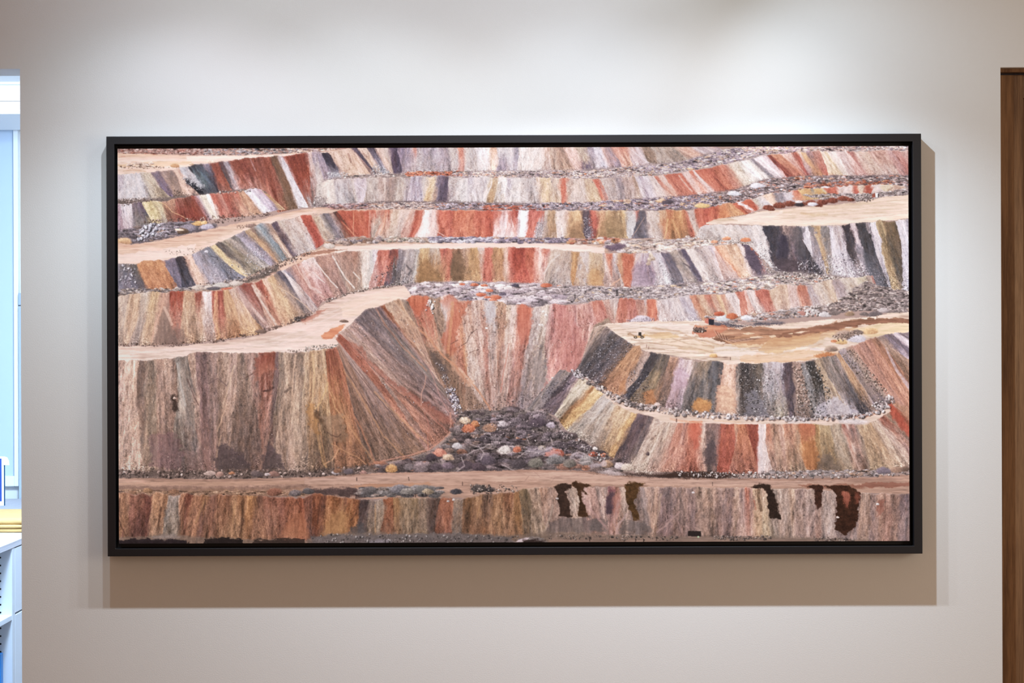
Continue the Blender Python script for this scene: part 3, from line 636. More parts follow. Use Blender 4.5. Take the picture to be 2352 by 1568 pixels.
stones([(1230,510),(1248,505),(1246,547),(1226,547)],150,.5,1.5,'c8c4c4 8a8488')
mound(475,578,6,4,hx('b8b8c0'));path([(486,588),(500,592)],3,'3c3a40',.6)
# ------------------------------------------------ road B
poly([(262,672),(345,667),(440,664),(500,650),(560,640),(600,620),(650,600),(690,585),(724,572),(760,560),(830,552),(1000,556),(1180,558),(1330,562),(1400,562),(1400,585),(1320,582),(1260,572),(1000,573),(830,578),(724,594),(640,630),(540,664),(430,672),(262,684)],'b8a090','a89484')
poly([(600,622),(690,587),(740,570),(800,565),(800,585),(724,596),(660,622),(615,640)],'d8b4a0','d0a896')
poly([(770,566),(900,560),(1180,557),(1330,562),(1390,568),(1390,582),(1280,574),(1000,573),(860,576),(770,582)],'e2c8ba','ecd8cc',amp=.8)
poly([(690,582),(760,573),(800,572),(760,580),(690,590)],'8c6c5c','94745f',alpha=.85,rag=3)
poly([(262,668),(440,664),(500,652),(560,642),(600,622),(640,606),(640,622),(600,640),(510,662),(430,668),(262,682)],'6c625c','605850','gritty',rag=4)
rubble([(262,664),(440,660),(510,648),(560,640),(540,658),(430,668),(262,680)],110,4,9,'6c6a6e:3 5a5450:2 a8a098:2 8c8074:2 b8aca0:1',flat=.6)
stones([(440,655),(560,634),(640,600),(700,578),(730,572),(700,590),(620,625),(540,655)],330,.7,2.4,'6a625c a89c94 4a443e 8a7e76')
mound(455,661,14,9,hx('b0a294'));mound(478,662,14,8,hx('a89c90'));mound(508,655,22,8,hx('a8a49c'));mound(545,652,22,8,hx('a89c90'));mound(490,663,20,6,hx('5c585c'));mound(523,664,18,5,hx('b0563c'))
# heap row on it
rubble([(760,548),(880,546),(880,557),(750,562)],34,8,14,'9c8c80:2 8c888c:2 7a5c44:1 5c5660:1 a89888:1',flat=.7)
rubble([(880,547),(1000,546),(1000,556),(880,556)],36,7,13,'6c6c60:2 8a7464:2 9c9490:2 a89c90:1',flat=.7)
rubble([(990,546),(1140,546),(1140,556),(990,557)],60,7,13,'a8a8b0:3 6c6670:3 c4c4cc:2 5a5460:2',flat=.65)
rubble([(1130,547),(1310,547),(1310,558),(1130,557)],50,7,13,'605a66:3 746c7c:2 8c8488:2 a07c5c:1 a0a0a8:1',flat=.75)
rubble([(1310,549),(1430,548),(1440,560),(1310,560)],30,8,14,'a05c44:2 a07850:2 8a7c84:1 b0a8a0:1',flat=.65)
rubble([(1380,560),(1440,552),(1640,548),(1640,572),(1560,580),(1440,582),(1390,572)],150,6,14,'b8aca0:5 a8a0a0:3 d0c0b0:2 8c8488:2 c8a888:2',flat=.6,lit=.26)
poly([(1390,566),(1420,558),(1440,562),(1425,574),(1400,576)],'6a5c68','5c505c','gritty');mound(757,566,16,9,hx('b4a89c'))
rubble([(1580,542),(1640,540),(1700,545),(1730,560),(1640,562),(1580,556)],80,4,9,'a8a09c:3 8c8680:2 c0b8b0:2 c87850:1',flat=.6)
# ------------------------------------------------ right: dark heaps and pale platform
rubble([(1840,448),(1900,446),(2010,444),(2092,432),(2092,448),(2000,462),(1900,462)],260,3,8,'7c7474:4 9c948e:3 b4aca8:2 5c5250:2',flat=.6)
poly([(1622,512),(1640,504),(1700,498),(1755,484),(1810,480),(1880,473),(1960,467),(2000,457),(2100,446),(2100,500),(2030,508),(1990,512),(1930,517),(1850,520),(1740,517),(1700,514),(1622,516)],'d4bca4','e4d0bc',amp=1.2)
poly([(1680,500),(1740,488),(1800,486),(1780,500),(1760,512),(1700,512)],'e2d6c6',alpha=.8,rag=4)
poly([(1740,510),(1850,512),(1960,506),(2090,490),(2090,500),(2030,507),(1930,516),(1850,519),(1750,516)],'ecdac6','e8c8a8',alpha=.8)
for a in ([(1800,488),(1900,480),(2080,470)],[(1820,494),(1950,484),(2085,478)],[(1850,499),(1980,490),(2085,486)],[(1900,474),(2000,466),(2085,458)],[(1960,503),(2085,490)]):
    path(a,2.5,'b89c80',.5)
path([(1840,490),(1870,494),(1900,492)],5,'b4946c',.5)
for x,y,r in ((1765,478,14),(1790,474,17),(1772,482,10),(1815,470,15),(1840,470,14),(1862,468,14),(1890,466,14),(1912,462,15),(1938,458,14),(1955,460,10),(1880,472,12)):
    mound(x,y,r,r*.62,hx('6c3c2c'),.3,.2)
mound(1836,471,12,7,hx('3c3436'));mound(1868,470,13,6,hx('b4b4bc'));mound(1836,464,11,4,hx('d8d0d0'))
stones([(1955,448),(2000,444),(2005,460),(1970,466)],120,.7,2.4,'b4aca4 8c8480 5c5450')
poly([(2004,446),(2011,443),(2011,454),(2004,454)],'8a4a38',kind='flat',rag=.3);poly([(2011,443),(2017,444),(2017,454),(2011,454)],'e8e8ec',kind='flat',rag=.3)
poly([(2016,445),(2018,445),(2018,454),(2016,454)],'3c3438',kind='flat',rag=.2)
# ------------------------------------------------ F5 fourth bench
G5T=[(262,682),(297,676),(325,672),(350,670),(385,672),(390,669),(430,667),(450,671),(470,669),(490,670),(510,666),(540,661),(560,651),(590,649),(603,641),(615,639),(632,628),(650,620),(680,607),(700,598),(724,591),(760,582),(800,577),(830,576),(868,573),(900,574),(940,573),(970,571),(1000,570),(1030,571),(1100,569),(1150,568),(1220,569),(1260,571),(1290,576),(1320,578),(1370,581),(1400,581),(1450,584),(1480,581),(1520,580),(1560,576),(1590,570),(1636,566),(1700,557),(1720,553),(1740,566),(1775,600)]
G5B=[(262,791),(300,793),(350,792),(400,790),(450,787),(500,780),(550,773),(590,768),(620,756),(650,749),(690,735),(700,726),(724,716),(740,692),(770,684),(800,673),(830,666),(870,660),(890,656),(930,653),(960,649),(1000,646),(1100,649),(1180,649),(1230,651),(1290,656),(1400,656),(1450,661),(1500,656),(1560,652),(1600,648),(1640,645),(1700,640),(1780,630)]
face(G5T,G5B,'''262 262 a89a8a 9a8a7a;297 285 b29678 a48c74;325 305 aea292 98887c;347 320 b2966e a48c74;365 352 a0806c a08470;384 372 a08070 8c7464 887060;390 392 8a3a28 a06c58 90705e;420 425 aa8a6a a48a70 a08468;448 450 8c4a38 b09078 a08c74;464 468 dccfcc c4b0a6 a08878;487 490 8a3e30 a8745c a07c6c;496 498 c47e54 c89c70;500 503 8c3e30 a06450 a07c60;513 522 b28c62 b08c68 a87850;525 568 aa9080 a8886c a8845c;541 592 a28a82 9a8278;549 622 7c4438 8c6458 948074;577 634 c8a894 c0a08c;586 641 8a4032 a06c54 b0866c;603 650 d2aa92 c29c78 b89070;613 668 ba9870 a88c6c;628 690 8a7c70 8a7868;636 706 5c5860 706864;645 716 dacfcf b0a098 8a7a74;652 721 7c7880 807470;662 726 b28a7a 98746c;682 732 aa7868 a07c74;692 742 d8c2ba c09890 a88078;724 770 907262 947a6e;735 785 9c7c6c 8f7870;763 800 a88c7c 948474;780 806 a0806e 887464;805 813 907060 8f7d6c;822 822 a68e7c a49484;830 832 d6c6b6 cabfb2;848 848 b9b5ad b6b4ae;858 860 cac0c4 c6bab6;868 866 b65e4a c87c6c c07868;895 884 6c4642 a85c4c 5e5660;905 893 8c4c40 66605c 64606a;915 905 8c8688 706c70 74706e;935 915 9c9692 8e8a8a;954 945 a9a59d aca89f;963 957 b2966a 967648 8a6c44;985 980 aa9e90 9c7c58 8c7048;1012 1014 ba624e b07858 94744c;1030 1022 b06850 b8684c;1040 1035 84644a 705c44 706048;1060 1058 aa8e76 9a7c54;1078 1075 a2804f a08058;1098 1106 b2a69e b88c78 c09880;1111 1111 ba5e4a be6652;1130 1130 a27c50 a07858;1158 1158 c49e8a b29686;1170 1170 b85a46 bc6450;1178 1178 983c2c a84a38;1205 1205 aa523a b25c46;1228 1224 c88e7e c87e6a;1239 1232 ddb6a6 d9aa9a;1246 1244 ba6652 d8aca0 d9bAaa;1262 1250 b2a292 a89c90;1290 1262 a69686 9a928c;1312 1310 a27e50 a47848;1332 1326 b2a69e aaa29e;1355 1352 b29e82 b28e62;1383 1390 b2a69e c8b2a6;1390 1402 ba6448 c8a898;1405 1413 b0a8a8 c2ac9f;1415 1418 b28e6c bc7e5a;1430 1430 b25a3d be6648;1457 1460 c8b6b2 baacaa;1474 1466 b0a4a8 867884 9c9098;1490 1510 aaa0a4 b2aaaa;1505 1528 c6c2ca cacace;1517 1545 645e68 6c6a70;1535 1580 8c847a 948c86;1562 1606 5c5664 5c5864;1575 1620 d0c6be c6bab2;1592 1640 9c928e 9c948e;1610 1655 baaca6 b6a6a2;1624 1666 c8b8bc c2b4b2;1637 1678 c87e5a a88c80;1650 1690 d09c7a c07454;1662 1704 caa484 d0a686;1690 1726 dccac2 d9c4b8;1704 1735 5c525e 5e5660;1724 1754 c26a4a 80747a;1735 1764 8a7c84 8e8189''',gravel=.3)
poly([(376,706),(388,735),(402,765),(420,790),(352,790),(360,760),(368,730)],'7c6c60','74645a','slope',rag=3,alpha=.75)
poly([(405,735),(420,760),(432,790),(380,790),(395,765)],'6e6058','685850','gritty',rag=5,alpha=.5)
path([(376,675),(372,708),(356,750),(348,785)],4,'bc947c',.8);path([(378,705),(395,745)],6,'c0a490',.7);path([(495,690),(492,735),(505,770),(495,785)],4,'d0a070',.7);path([(300,680),(290,720),(285,760)],3,'c0a488',.6)
path([(724,602),(742,622),(760,645),(775,660)],3,'d8c8bc',.9);path([(765,588),(778,612),(795,640),(815,662)],3.5,'d8ccc0',.9);path([(720,625),(745,648)],3,'d8c8bc',.8);path([(812,625),(826,640)],3,'d0c4b8',.8);path([(722,670),(745,682),(760,690)],3,'c0a090',.7)
path([(675,598),(692,630),(712,660)],3,'d4b0a0',.7);path([(690,612),(715,660),(735,672)],6,'d8c0b8',.5);path([(580,655),(605,700),(640,752)],5,'cdb8a8',.8);path([(615,645),(660,670),(700,700),(722,722)],2,'c8a888',.7)
path([(1285,585),(1265,600),(1250,628)],3,'ccc0b4',.8);path([(1425,640),(1402,656)],3,'d8a080',.7);path([(1470,585),(1452,620),(1455,650)],4,'c8a49c',.6)
poly([(1465,596),(1485,630),(1500,655),(1450,657),(1452,625)],'8a7c88','968a94','gritty',rag=2,alpha=.8)
poly([(1360,618),(1372,615),(1388,650),(1390,656),(1346,656),(1350,635)],'b08a58','a88050','gritty',rag=3,alpha=.7)
poly([(1046,578),(1056,576),(1068,600),(1066,640),(1042,646),(1036,620)],'6e5a44','6a543c','gritty',rag=3,alpha=.75)
poly([(965,610),(980,595),(1000,620),(1018,648),(955,648),(957,630)],'8c6c44','866840','gritty',rag=4,alpha=.7)
poly([(1712,555),(1722,556),(1734,580),(1748,605),(1752,615),(1735,622),(1722,612),(1712,590)],'5a505c','524a54','gritty',rag=3)
path([(1705,553),(1722,556),(1728,572)],6,'c8683c',.9);path([(1658,556),(1680,552)],6,'cc7448',.8)
stones([(1515,600),(1545,640),(1560,655),(1500,656)],260,.5,1.6,'d8d8dc b8b8bc 8c8c90')
for x,y,c in ((1495,588,'b8a890'),(1492,598,'b0a08c'),(1500,595,'a89884'),(1490,606,'9c8c7c')):
    mound(x,y,6,7,hx(c))
path([(1570,605),(1585,615)],3,'4c464c',.7);path([(935,610),(945,622),(938,630)],4,'4c484a',.7)
stones([(740,688),(830,664),(900,652),(940,650),(830,672),(750,694)],300,.6,2.2,'4c443e 8a8278 c8beb4 5c544c')
stones([(860,640),(900,600),(960,640),(960,652),(870,658)],220,.5,1.6,'4c484c a8a4a4 5c5856')
stones([(395,660),(400,672),(640,640),(720,700)],40,.5,1.5,'c8b8a8')
stones([(262,787),(400,786),(500,778),(620,752),(720,712),(722,722),(620,762),(500,786),(400,797),(262,797)],420,.7,2.5,'4c3c34 6c5a50 8a786c 5a4a42')
mound(692,734,17,9,hx('4c4440'));stones([(672,730),(712,722),(714,742),(674,746)],70,1,3,'5a5450 3c3634 7c7672')
mound(640,752,14,5,hx('5a4c44'));mound(600,762,16,6,hx('66564c'))
# ------------------------------------------------ F6 right grey cliff
F6T=[(1610,520),(1632,516),(1700,518),(1740,518),(1755,518),(1850,520),(1935,518),(1965,512),(1985,510),(2000,512),(2010,510),(2020,505),(2040,510),(2060,507),(2120,496)]
F6B=[(1600,545),(1632,552),(1720,562),(1765,606),(1780,622),(1830,628),(1880,632),(1940,638),(1990,646),(2010,656),(2090,680),(2200,690)]
face(F6T,F6B,'''1610 1600 c2bab6 b8b0a8;1632 1640 beb6b0 bab2aa;1665 1690 c4bab2 b4a89e;1690 1730 b8b0ac b4ada8;1720 1757 cac2bc ccc6c4;1738 1768 b6b0ac d2cece;1753 1778 3c3a40 424046 4a4448;1772 1792 4a484e 45424a 44404a;1790 1808 5c5456 3c3842 4a4248;1800 1815 b09c90 7c706e 524a50;1807 1822 7c706e 645a5e 544a50;1832 1846 5c585a 4c4a4e 4e4a50;1840 1856 d2ced6 bcb8be aaa6aa;1856 1885 74706e 948e92 b2aeb6;1868 1896 a48c64 a8906c 8c7a5a;1884 1906 7a7672 807c78 8d8880;1902 1914 c2bec8 bab6be b2aeb6;1912 1932 a09896 bcb8c2 bab6be;1930 1968 403c40 4c484a 969094;1956 1984 bcacac b4aab2 bab4ba;1966 1998 3f3f42 4a4a4e 64646a;1996 2024 ccc8d0 b4b0b8 9ea0a8;2012 2048 9c8c68 807050 a08c68;2026 2070 6c5c44 5c5446 66625c;2044 2090 685a42 5e5448 5c5a58;2058 2110 c2bec6 b0aeb6 a0a0a8;2074 2140 8c8a90 8a8890;2088 2160 b0aeb4 98989e''',jit=5,gravel=.5,grav_from=.55,streak=1.3)
poly([(1793,538),(1803,540),(1811,556),(1812,575),(1806,596),(1796,600),(1788,590),(1790,560)],'3a3640','3e3a42','slope',rag=2)
poly([(1818,530),(1832,520),(1850,522),(1842,548),(1850,580),(1836,600),(1826,570)],'5a585a','4e4c50','gritty',rag=5,alpha=.6)
poly([(1775,596),(1812,592),(1838,600),(1838,626),(1785,622)],'4c4448','544a4e','gritty',rag=5,alpha=.8)
stones([(1745,545),(1770,600),(1800,625),(1770,640),(1740,590)],260,.6,2,'d4d0d0 b8b4b4 8c8888')
stones([(1830,600),(1940,580),(2000,610),(2040,650),(2000,655),(1840,635)],900,.5,1.9,'c8c4cc b0acb4 e0dce0 6c686c')
poly([(1958,560),(1990,575),(2010,615),(2030,650),(2050,670),(2010,655),(1985,610)],'54565c','6c6e74','gritty',rag=6,alpha=.55)
stones([(1632,548),(1720,548),(1740,558),(1640,562)],120,.6,2,'a8a09a 8c847c c8c0b8')
mound(1669,549,12,6,hx('c87850'));mound(1712,552,13,7,hx('c46a40'));mound(1640,556,10,5,hx('c8805c'))
# rubble at its foot
poly([(1760,622),(1850,626),(1980,640),(2012,660),(2092,672),(2092,720),(2060,722),(1960,706),(2000,668),(1960,650),(1780,640)],'7c7472','6e6662','gritty',rag=4)
# ------------------------------------------------ heaps between F5 and F7
poly([(925,652),(1000,646),(1180,648),(1290,655),(1450,660),(1560,652),(1700,640),(1780,624),(1980,640),(2010,634),(1960,652),(1830,664),(1740,670),(1600,680),(1500,694),(1380,694),(1200,706),(1050,694),(940,690)],'8c8282','98908e','gritty')
rubble([(930,655),(1000,648),(1100,650),(1250,654),(1280,660),(1300,698),(1210,704),(1100,694),(1040,682),(935,678)],120,13,24,'a89c9a:4 968c90:4 8a8286:3 b4a8a4:2 7c757c:2',flat=.5,lit=.5,near=.4,tex=.1)
for x,y,r in ((1062,653,8),(1090,655,10),(1112,656,9),(1125,668,10),(1105,678,13),(1140,684,15),(1255,656,16),(1285,657,6),(1120,683,9),(1133,690,10)):
    mound(x,y,r,r*.5,hx('b85c3c'),.3)
for x,y,r,c in ((1058,648,7,'c8beb4'),(1072,650,5,'d0c8bc'),(1155,676,9,'5c5660'),(1184,656,10,'4a4650'),(1010,655,9,'c0b4b0'),(1168,662,10,'c8bcb8')):
    mound(x,y,r,r*.6,hx(c))
rubble([(1280,656),(1450,662),(1560,654),(1640,648),(1640,672),(1520,686),(1420,684),(1310,696)],280,4,12,'8a8486:5 a49c9c:4 6c666a:2 b8b0ac:2 c8b4a0:1 c8a880:1',flat=.55)
rubble([(1620,650),(1700,642),(1780,632),(1840,634),(1980,640),(1900,650),(1780,662),(1660,674),(1620,674)],260,5,12,'9c948e:4 7c767a:3 c0b4a4:3 d0bca4:2 b86040:1 c0bcc4:1',flat=.5)
stones([(1765,622),(1900,632),(1960,640),(1900,646),(1780,640)],330,.8,3,'c0b8ac 8c847c d4ccc0 5c5450')
# ------------------------------------------------ F7 great middle slope
G7T=[(920,686),(935,681),(960,680),(985,681),(1000,686),(1010,681),(1030,677),(1045,686),(1060,691),(1110,690),(1150,692),(1165,700),(1180,702),(1200,697),(1215,706),(1240,704),(1275,698),(1300,700),(1340,698),(1400,690)]
G7B=[(1000,945),(1400,945)]
face(G7T,G7B,'''920 1005 8a7464 7a6458;935 1035 b05c46 94785f 7a6458;985 1050 94806c 8a745f 80705f;1012 1060 a49c98 7a7068 84745f;1022 1066 b08a7c a06c54 90705c;1034 1075 c08e7a b0684c a07858;1046 1085 ba7c64 a8784f a88468;1055 1090 b08c78 b8a496 b0a094;1084 1105 b49e90 b09488 a08878;1104 1120 aa9080 a07060 947868;1116 1128 a9a5a5 a8988e 94786c;1140 1142 aa8c70 a07c6a 98877c;1165 1152 baa690 a48a7c a08c80;1176 1160 d6c4b8 c0a498 a89488;1186 1166 c4a090 a88078 987468;1192 1174 bc5e46 a07060 84706a;1222 1187 aaa29e 8c8480 807a80;1245 1202 b6aa9c a09486 8a8284;1262 1232 ba9490 a88880 989080;1270 1252 b67670 a87870 8c887c;1300 1280 a87c74 ac7068 a0706c;1318 1300 a68684 b07068 a46c68;1330 1312 be9084 b47c74 b07468;1355 1328 c2968a b8867c b88c80;1380 1345 b88c80 b08078''',jit=4,gravel=0,streak=1.2,lump=1.5,tint=('a88a78',.2))
for p in ([(938,681),(960,678),(986,682),(975,705),(965,726),(955,722),(945,705),(932,692)],):
    poly(p,'b4603f','a85438','slope',rag=3)
poly([(1012,690),(1030,676),(1050,690),(1046,720),(1034,710),(1022,722)],'b86a50','a49c98','slope',rag=4,alpha=.7)
poly([(1040,690),(1052,694),(1080,690),(1062,730),(1050,760),(1048,800),(1030,830),(1022,800),(1015,780),(1030,740)],'b06044','9c5438','slope',rag=5,alpha=.75)
path([(1040,695),(1036,740),(1030,800),(1030,840)],8,'c08c5c',.6,5);path([(1034,690),(1026,760),(1020,820)],5,'c48870',.5)
poly([(1185,702),(1205,698),(1222,706),(1222,740),(1212,770),(1196,790),(1190,750)],'bc6044','a86450','slope',rag=4,alpha=.75)
poly([(1235,770),(1248,810),(1262,880),(1240,900),(1222,860),(1228,810)],'7c787c','84807c','slope',rag=8,alpha=.45)
poly([(1272,700),(1300,702),(1340,760),(1345,800),(1320,845),(1300,850),(1285,800)],'b47068','aa6c62','slope',rag=6,alpha=.35)
poly([(1172,760),(1180,720),(1190,702),(1176,702),(1160,800),(1150,870),(1160,870)],'d4c0b4','c4a89c','slope',rag=5,alpha=.5)
poly([(1118,690),(1136,692),(1140,715),(1130,745),(1118,740),(1112,715)],'b0aeb0','a8a4a4','slope',rag=4,alpha=.7)
path([(1162,760),(1165,820),(1158,870),(1150,900),(1134,925)],6,'cdb4a6',.5);path([(1170,790),(1158,850),(1150,900)],2.5,'a8604c',.6)
path([(1095,755),(1082,765),(1072,785),(1060,795)],2,'4a3c38',.75);path([(1100,802),(1088,806),(1078,810)],2,'5a463e',.6);path([(1060,800),(1050,810)],2,'5a463e',.5);path([(1052,780),(1036,790)],2,'5a463e',.6)
poly([(968,790),(985,800),(1030,815),(1050,850),(1090,900),(1118,942),(1060,942),(1030,900),(1000,850),(978,815)],'74604f','846850','slope',rag=6,alpha=.75,amp=1.4)
stones([(970,795),(1030,815),(1110,942),(1062,942),(1000,850)],420,.4,1.4,'54463c 94806c 6a5848')
poly([(985,800),(1010,820),(1028,850),(1026,880),(1010,860),(992,830)],'5a504a','5c5048','gritty',rag=5,alpha=.8)
poly([(1040,800),(1048,842),(1070,862),(1090,880),(1082,890),(1048,860),(1034,840)],'b88460','c09878','slope',rag=4,alpha=.7)
path([(957,752),(970,762),(985,776),(1000,796),(1020,818),(1046,840),(1066,858),(1085,880),(1105,905),(1120,930),(1126,942)],5,'b4805c',.9,4);path([(1055,845),(1070,865),(1085,880)],5,'d0b098',.6)
stones([(985,690),(1000,690),(995,720),(975,715)],16,2,4.5,'c8c0bc a8a4a4 d8d4d0')
stones([(1040,700),(1180,700),(1240,930),(1060,930)],330,.4,1.3,'c8b8ac d8d0c8 6c564a 54443c')
stones([(1220,710),(1300,710),(1320,840),(1260,930)],150,.4,1.2,'d0c0b4 6c5850')
for x,y in ((1118,754),(1246,747),(1240,746),(1248,716),(1270,868),(1254,724)):
    mound(x,y,4,3.4,hx('d8d0c8'))
path([(1253,868),(1262,880),(1250,900),(1232,918),(1220,940)],3,'b0a498',.6)
stones([(1150,905),(1260,905),(1260,942),(1060,942)],260,.5,1.8,'6a5c58 a09494 544846')
# F7 continued: bench to the right
R7T=[(1325,700),(1340,698),(1360,693),(1400,688),(1430,685),(1470,688),(1510,690),(1550,684),(1580,678),(1600,676),(1640,676),(1660,676),(1690,672),(1710,668),(1750,666),(1775,664),(1790,655),(1860,656),(1900,645),(1940,640),(1980,636),(2010,632),(2030,632)]
R7B=[(1325,748),(1390,742),(1430,744),(1450,739),(1560,740),(1620,737),(1640,724),(1690,727),(1730,719),(1770,717),(1850,714),(1880,707),(1910,701),(1940,694),(1960,687),(2010,667),(2040,660)]
face(R7T,R7B,'''1325 1325 be9084 b88478;1358 1368 b26e5a b87a6e;1372 1392 b06450 b87e72;1385 1400 b4907f b08878;1400 1415 b2a29a aa9282;1422 1412 b26652 b4705c;1440 1440 a4604e b07468;1460 1470 aa7e6e b28e7e;1480 1482 b2a29e ba866a;1486 1490 b65c42 b26248;1508 1515 c6b2aa cabeba;1520 1530 b2aaaa baaaa6;1540 1550 bAaEaa b2aaaa;1558 1588 b2acb2 a6a2aa;1570 1600 a69ea2 9e9aa2;1582 1612 ba765a b28662;1600 1625 b28e72 a89078;1618 1640 b26a52 b29282;1632 1655 b08870 b09884;1642 1668 caa074 c2a27a;1655 1672 ba866a b29686;1666 1690 c2b6b2 beaea6;1690 1707 a65e4a a86a56;1712 1728 cabab2 c6b6ae;1732 1757 b25e4a b27262;1766 1782 ba9e82 b29a8a;1810 1815 c2a69a b69e96;1830 1842 a8664e b27e6a;1852 1868 8e8686 aa9e9a;1866 1893 c2b2a2 bAaA9a;1886 1915 baA68e b69e86;1910 1930 8e8686 988e8e;1930 1955 b2a696 aea292;1960 1990 b2aa92 b2a68e;1990 2008 a29286 aa9e92;2004 2016 8a4a3e 925a4e''',gravel=.35)
poly([(1374,740),(1400,728),(1404,742),(1372,754),(1362,752)],'90806c','88786a','gritty')
mound(1475,738,26,14,hx('a49ca6'));mound(1460,740,14,8,hx('a8a0a8'))
stones([(1440,732),(1500,728),(1510,740),(1436,742)],120,.6,2,'c4bcc4 8c848c')
# rubble on the far right
rubble([(1990,645),(2012,656),(2092,672),(2092,716),(2000,712),(1880,722),(1850,714),(1920,696)],420,4,11,'6c6462:5 8a827e:4 a09890:2 544c4a:3 b49c88:1',flat=.7)
rubble([(1620,728),(1700,728),(1860,704),(1880,724),(1740,738),(1640,742)],120,5,12,'8c8886:4 a8a4a4:3 a86048:1 b89c80:1 6a6668:2',flat=.6)
for x,y,r,c in ((1660,732,18,'b4bcbe'),(1682,727,16,'a8542f'),(1716,732,14,'c4c8d0'),(1652,722,12,'a0482c'),(1865,718,18,'b4b0b4'),(1850,720,16,'9c7468'),(1895,724,16,'b8b4b4'),(1915,720,14,'6a625e'),(1952,722,14,'8c7860'),(2010,724,18,'5c5656'),(2030,714,14,'9a9290'),(1985,722,12,'6c6460')):
    mound(x,y,r,r*.6,hx(c))
stones([(1840,705),(1880,700),(1880,724),(1850,726)],90,1.2,4,'c4bcb4 a8a09a d4ccc4')
# ------------------------------------------------ platform P2
poly([(1376,750),(1400,742),(1450,739),(1560,737),(1632,736),(1720,748),(1800,742),(1900,734),(2000,728),(2040,720),(2100,716),(2100,778),(2030,782),(1960,800),(1930,810),(1890,822),(1850,830),(1800,836),(1740,838),(1650,834),(1600,826),(1545,816),(1490,808),(1468,800),(1440,784),(1405,762)],'d6c0ac','dcc8b4',amp=2.0)
poly([(1420,742),(1500,742),(1600,746),(1640,760),(1600,775),(1500,765),(1430,758)],'e8dcd4','dccab8',alpha=.8,rag=7,amp=1.6)
poly([(1480,760),(1540,765),(1600,785),(1680,800),(1640,815),(1560,800),(1500,785)],'d8c0a0',alpha=.6,rag=7,amp=1.8)
poly([(1632,736),(1720,748),(1740,740),(1800,738),(1806,744),(1740,748),(1700,752),(1632,748)],'5c5a60','4c4a50','gritty',rag=3)
for a in ([(1410,758),(1480,752),(1560,760)],[(1430,770),(1500,772),(1580,764)],[(1450,780),(1520,790),(1600,800),(1640,810)],[(1470,790),(1540,785),(1620,770)],[(1500,800),(1560,808),(1620,812)],[(1540,775),(1580,790),(1640,795)],[(1520,780),(1600,778),(1650,790)]):
    path(a,2.5,'8c7864',.5)
poly([(1600,745),(1660,748),(1700,760),(1660,772),(1610,776),(1590,765)],'c07048','a8583c',alpha=.75,rag=5)
# dark haul road
poly([(1640,770),(1680,756),(1740,750),(1800,752),(1860,752),(1920,742),(1980,732),(2040,730),(2100,732),(2100,744),(2030,742),(1980,748),(1920,758),(1860,772),(1800,786),(1720,792),(1660,788),(1640,780)],'9c7c62','7c5c46',rag=5,amp=2.0)
poly([(1760,750),(1860,748),(1930,739),(1920,742),(1860,754),(1780,756)],'dcc8b4',alpha=.8)
poly([(1850,752),(1950,736),(2050,731),(2100,733),(2100,742),(1980,745),(1900,758),(1840,772),(1780,780),(1800,765)],'7a5a44','866450',alpha=.8,rag=3,amp=1.8)
poly([(1660,780),(1720,768),(1800,776),(1860,772),(1900,760),(1960,752),(2000,752),(1900,776),(1840,790),(1760,796),(1700,800)],'b08c68','c8a478',alpha=.7,rag=4,amp=1.4)
for q in ([(1702,765),(1720,763),(1735,766),(1718,769)],[(1722,774),(1745,772),(1754,775),(1742,778),(1724,777)],[(1766,771),(1780,769),(1784,773),(1772,776)],[(1822,764),(1845,760),(1860,759),(1840,765)],[(1808,766),(1822,764),(1820,768)]):
    poly(q,'d8bc9c',rag=1)
for k in range(9):
    path([(1640+k*4,758+k*2),(1650+k*3,775+k),(1680+k*4,786-k),(1720+k*5,782-k)],1.6,'5c4438' if k%2 else 'b89880',.6)
poly([(1764,780),(1830,772),(1890,762),(1880,785),(1830,800),(1780,812),(1740,806)],'b89468','c8a070',alpha=.75,rag=4)
poly([(1700,815),(1780,812),(1850,815),(1900,812),(1850,828),(1760,834),(1700,830)],'e4c4a8','dca880',alpha=.85,rag=4)
poly([(1640,795),(1720,800),(1740,812),(1690,818),(1640,812)],'d8d0c4',alpha=.8,rag=4)
poly([(1770,820),(1830,806),(1900,798),(1910,806),(1850,822)],'dcae84','e0c4a8',alpha=.8,rag=4)
poly([(1860,798),(1900,800),(1890,806),(1860,804)],'e0d8d8',alpha=.9);poly([(1870,816),(1900,806),(1925,812),(1905,822),(1875,822)],'b87440','a86838','gritty',rag=3)
poly([(1960,756),(2020,742),(2092,742),(2092,764),(2040,768),(2000,774)],'dcc498','d4b888',alpha=.85)
for x,y,r,c in ((2000,762,20,'c89c68'),(1968,780,24,'b4b0b8'),(1940,770,22,'8a7a6c'),(1970,764,14,'6a6058'),(1932,787,15,'c09860'),(1915,784,9,'b86c40'),(1910,803,18,'8c7c6c'),(1640,818,11,'b88c54'),(1606,760,16,'5c5048')):
    mound(x,y,r,r*.55,hx(c))
stones([(1590,752),(1624,750),(1628,762),(1592,762)],40,1,2.6,'3c3430 a89c90 5c4c44')
stones([(1910,772),(1960,758),(1980,766),(1930,784)],120,.7,2.2,'5c5048 a8988a 7c6c60')
poly([(1619,733),(1628,731),(1628,744),(1619,741)],'b8604c',kind='flat',rag=.3);poly([(1628,732),(1640,734),(1640,747),(1628,745)],'2c2c34',kind='flat',rag=.3)
for a in ([(1500,752),(1560,762),(1600,780),(1640,798)],[(1440,772),(1520,768),(1590,778)],[(1560,800),(1640,806),(1700,802)],[(1600,770),(1640,790),(1720,800)],[(1700,806),(1800,796),(1880,780)],[(1740,818),(1840,806),(1890,790)]):
    path(a,4,'b08e6c',.45)
poly([(1480,768),(1540,764),(1560,772),(1520,778),(1480,776)],'c89c64','d0a870',alpha=.5,rag=5)
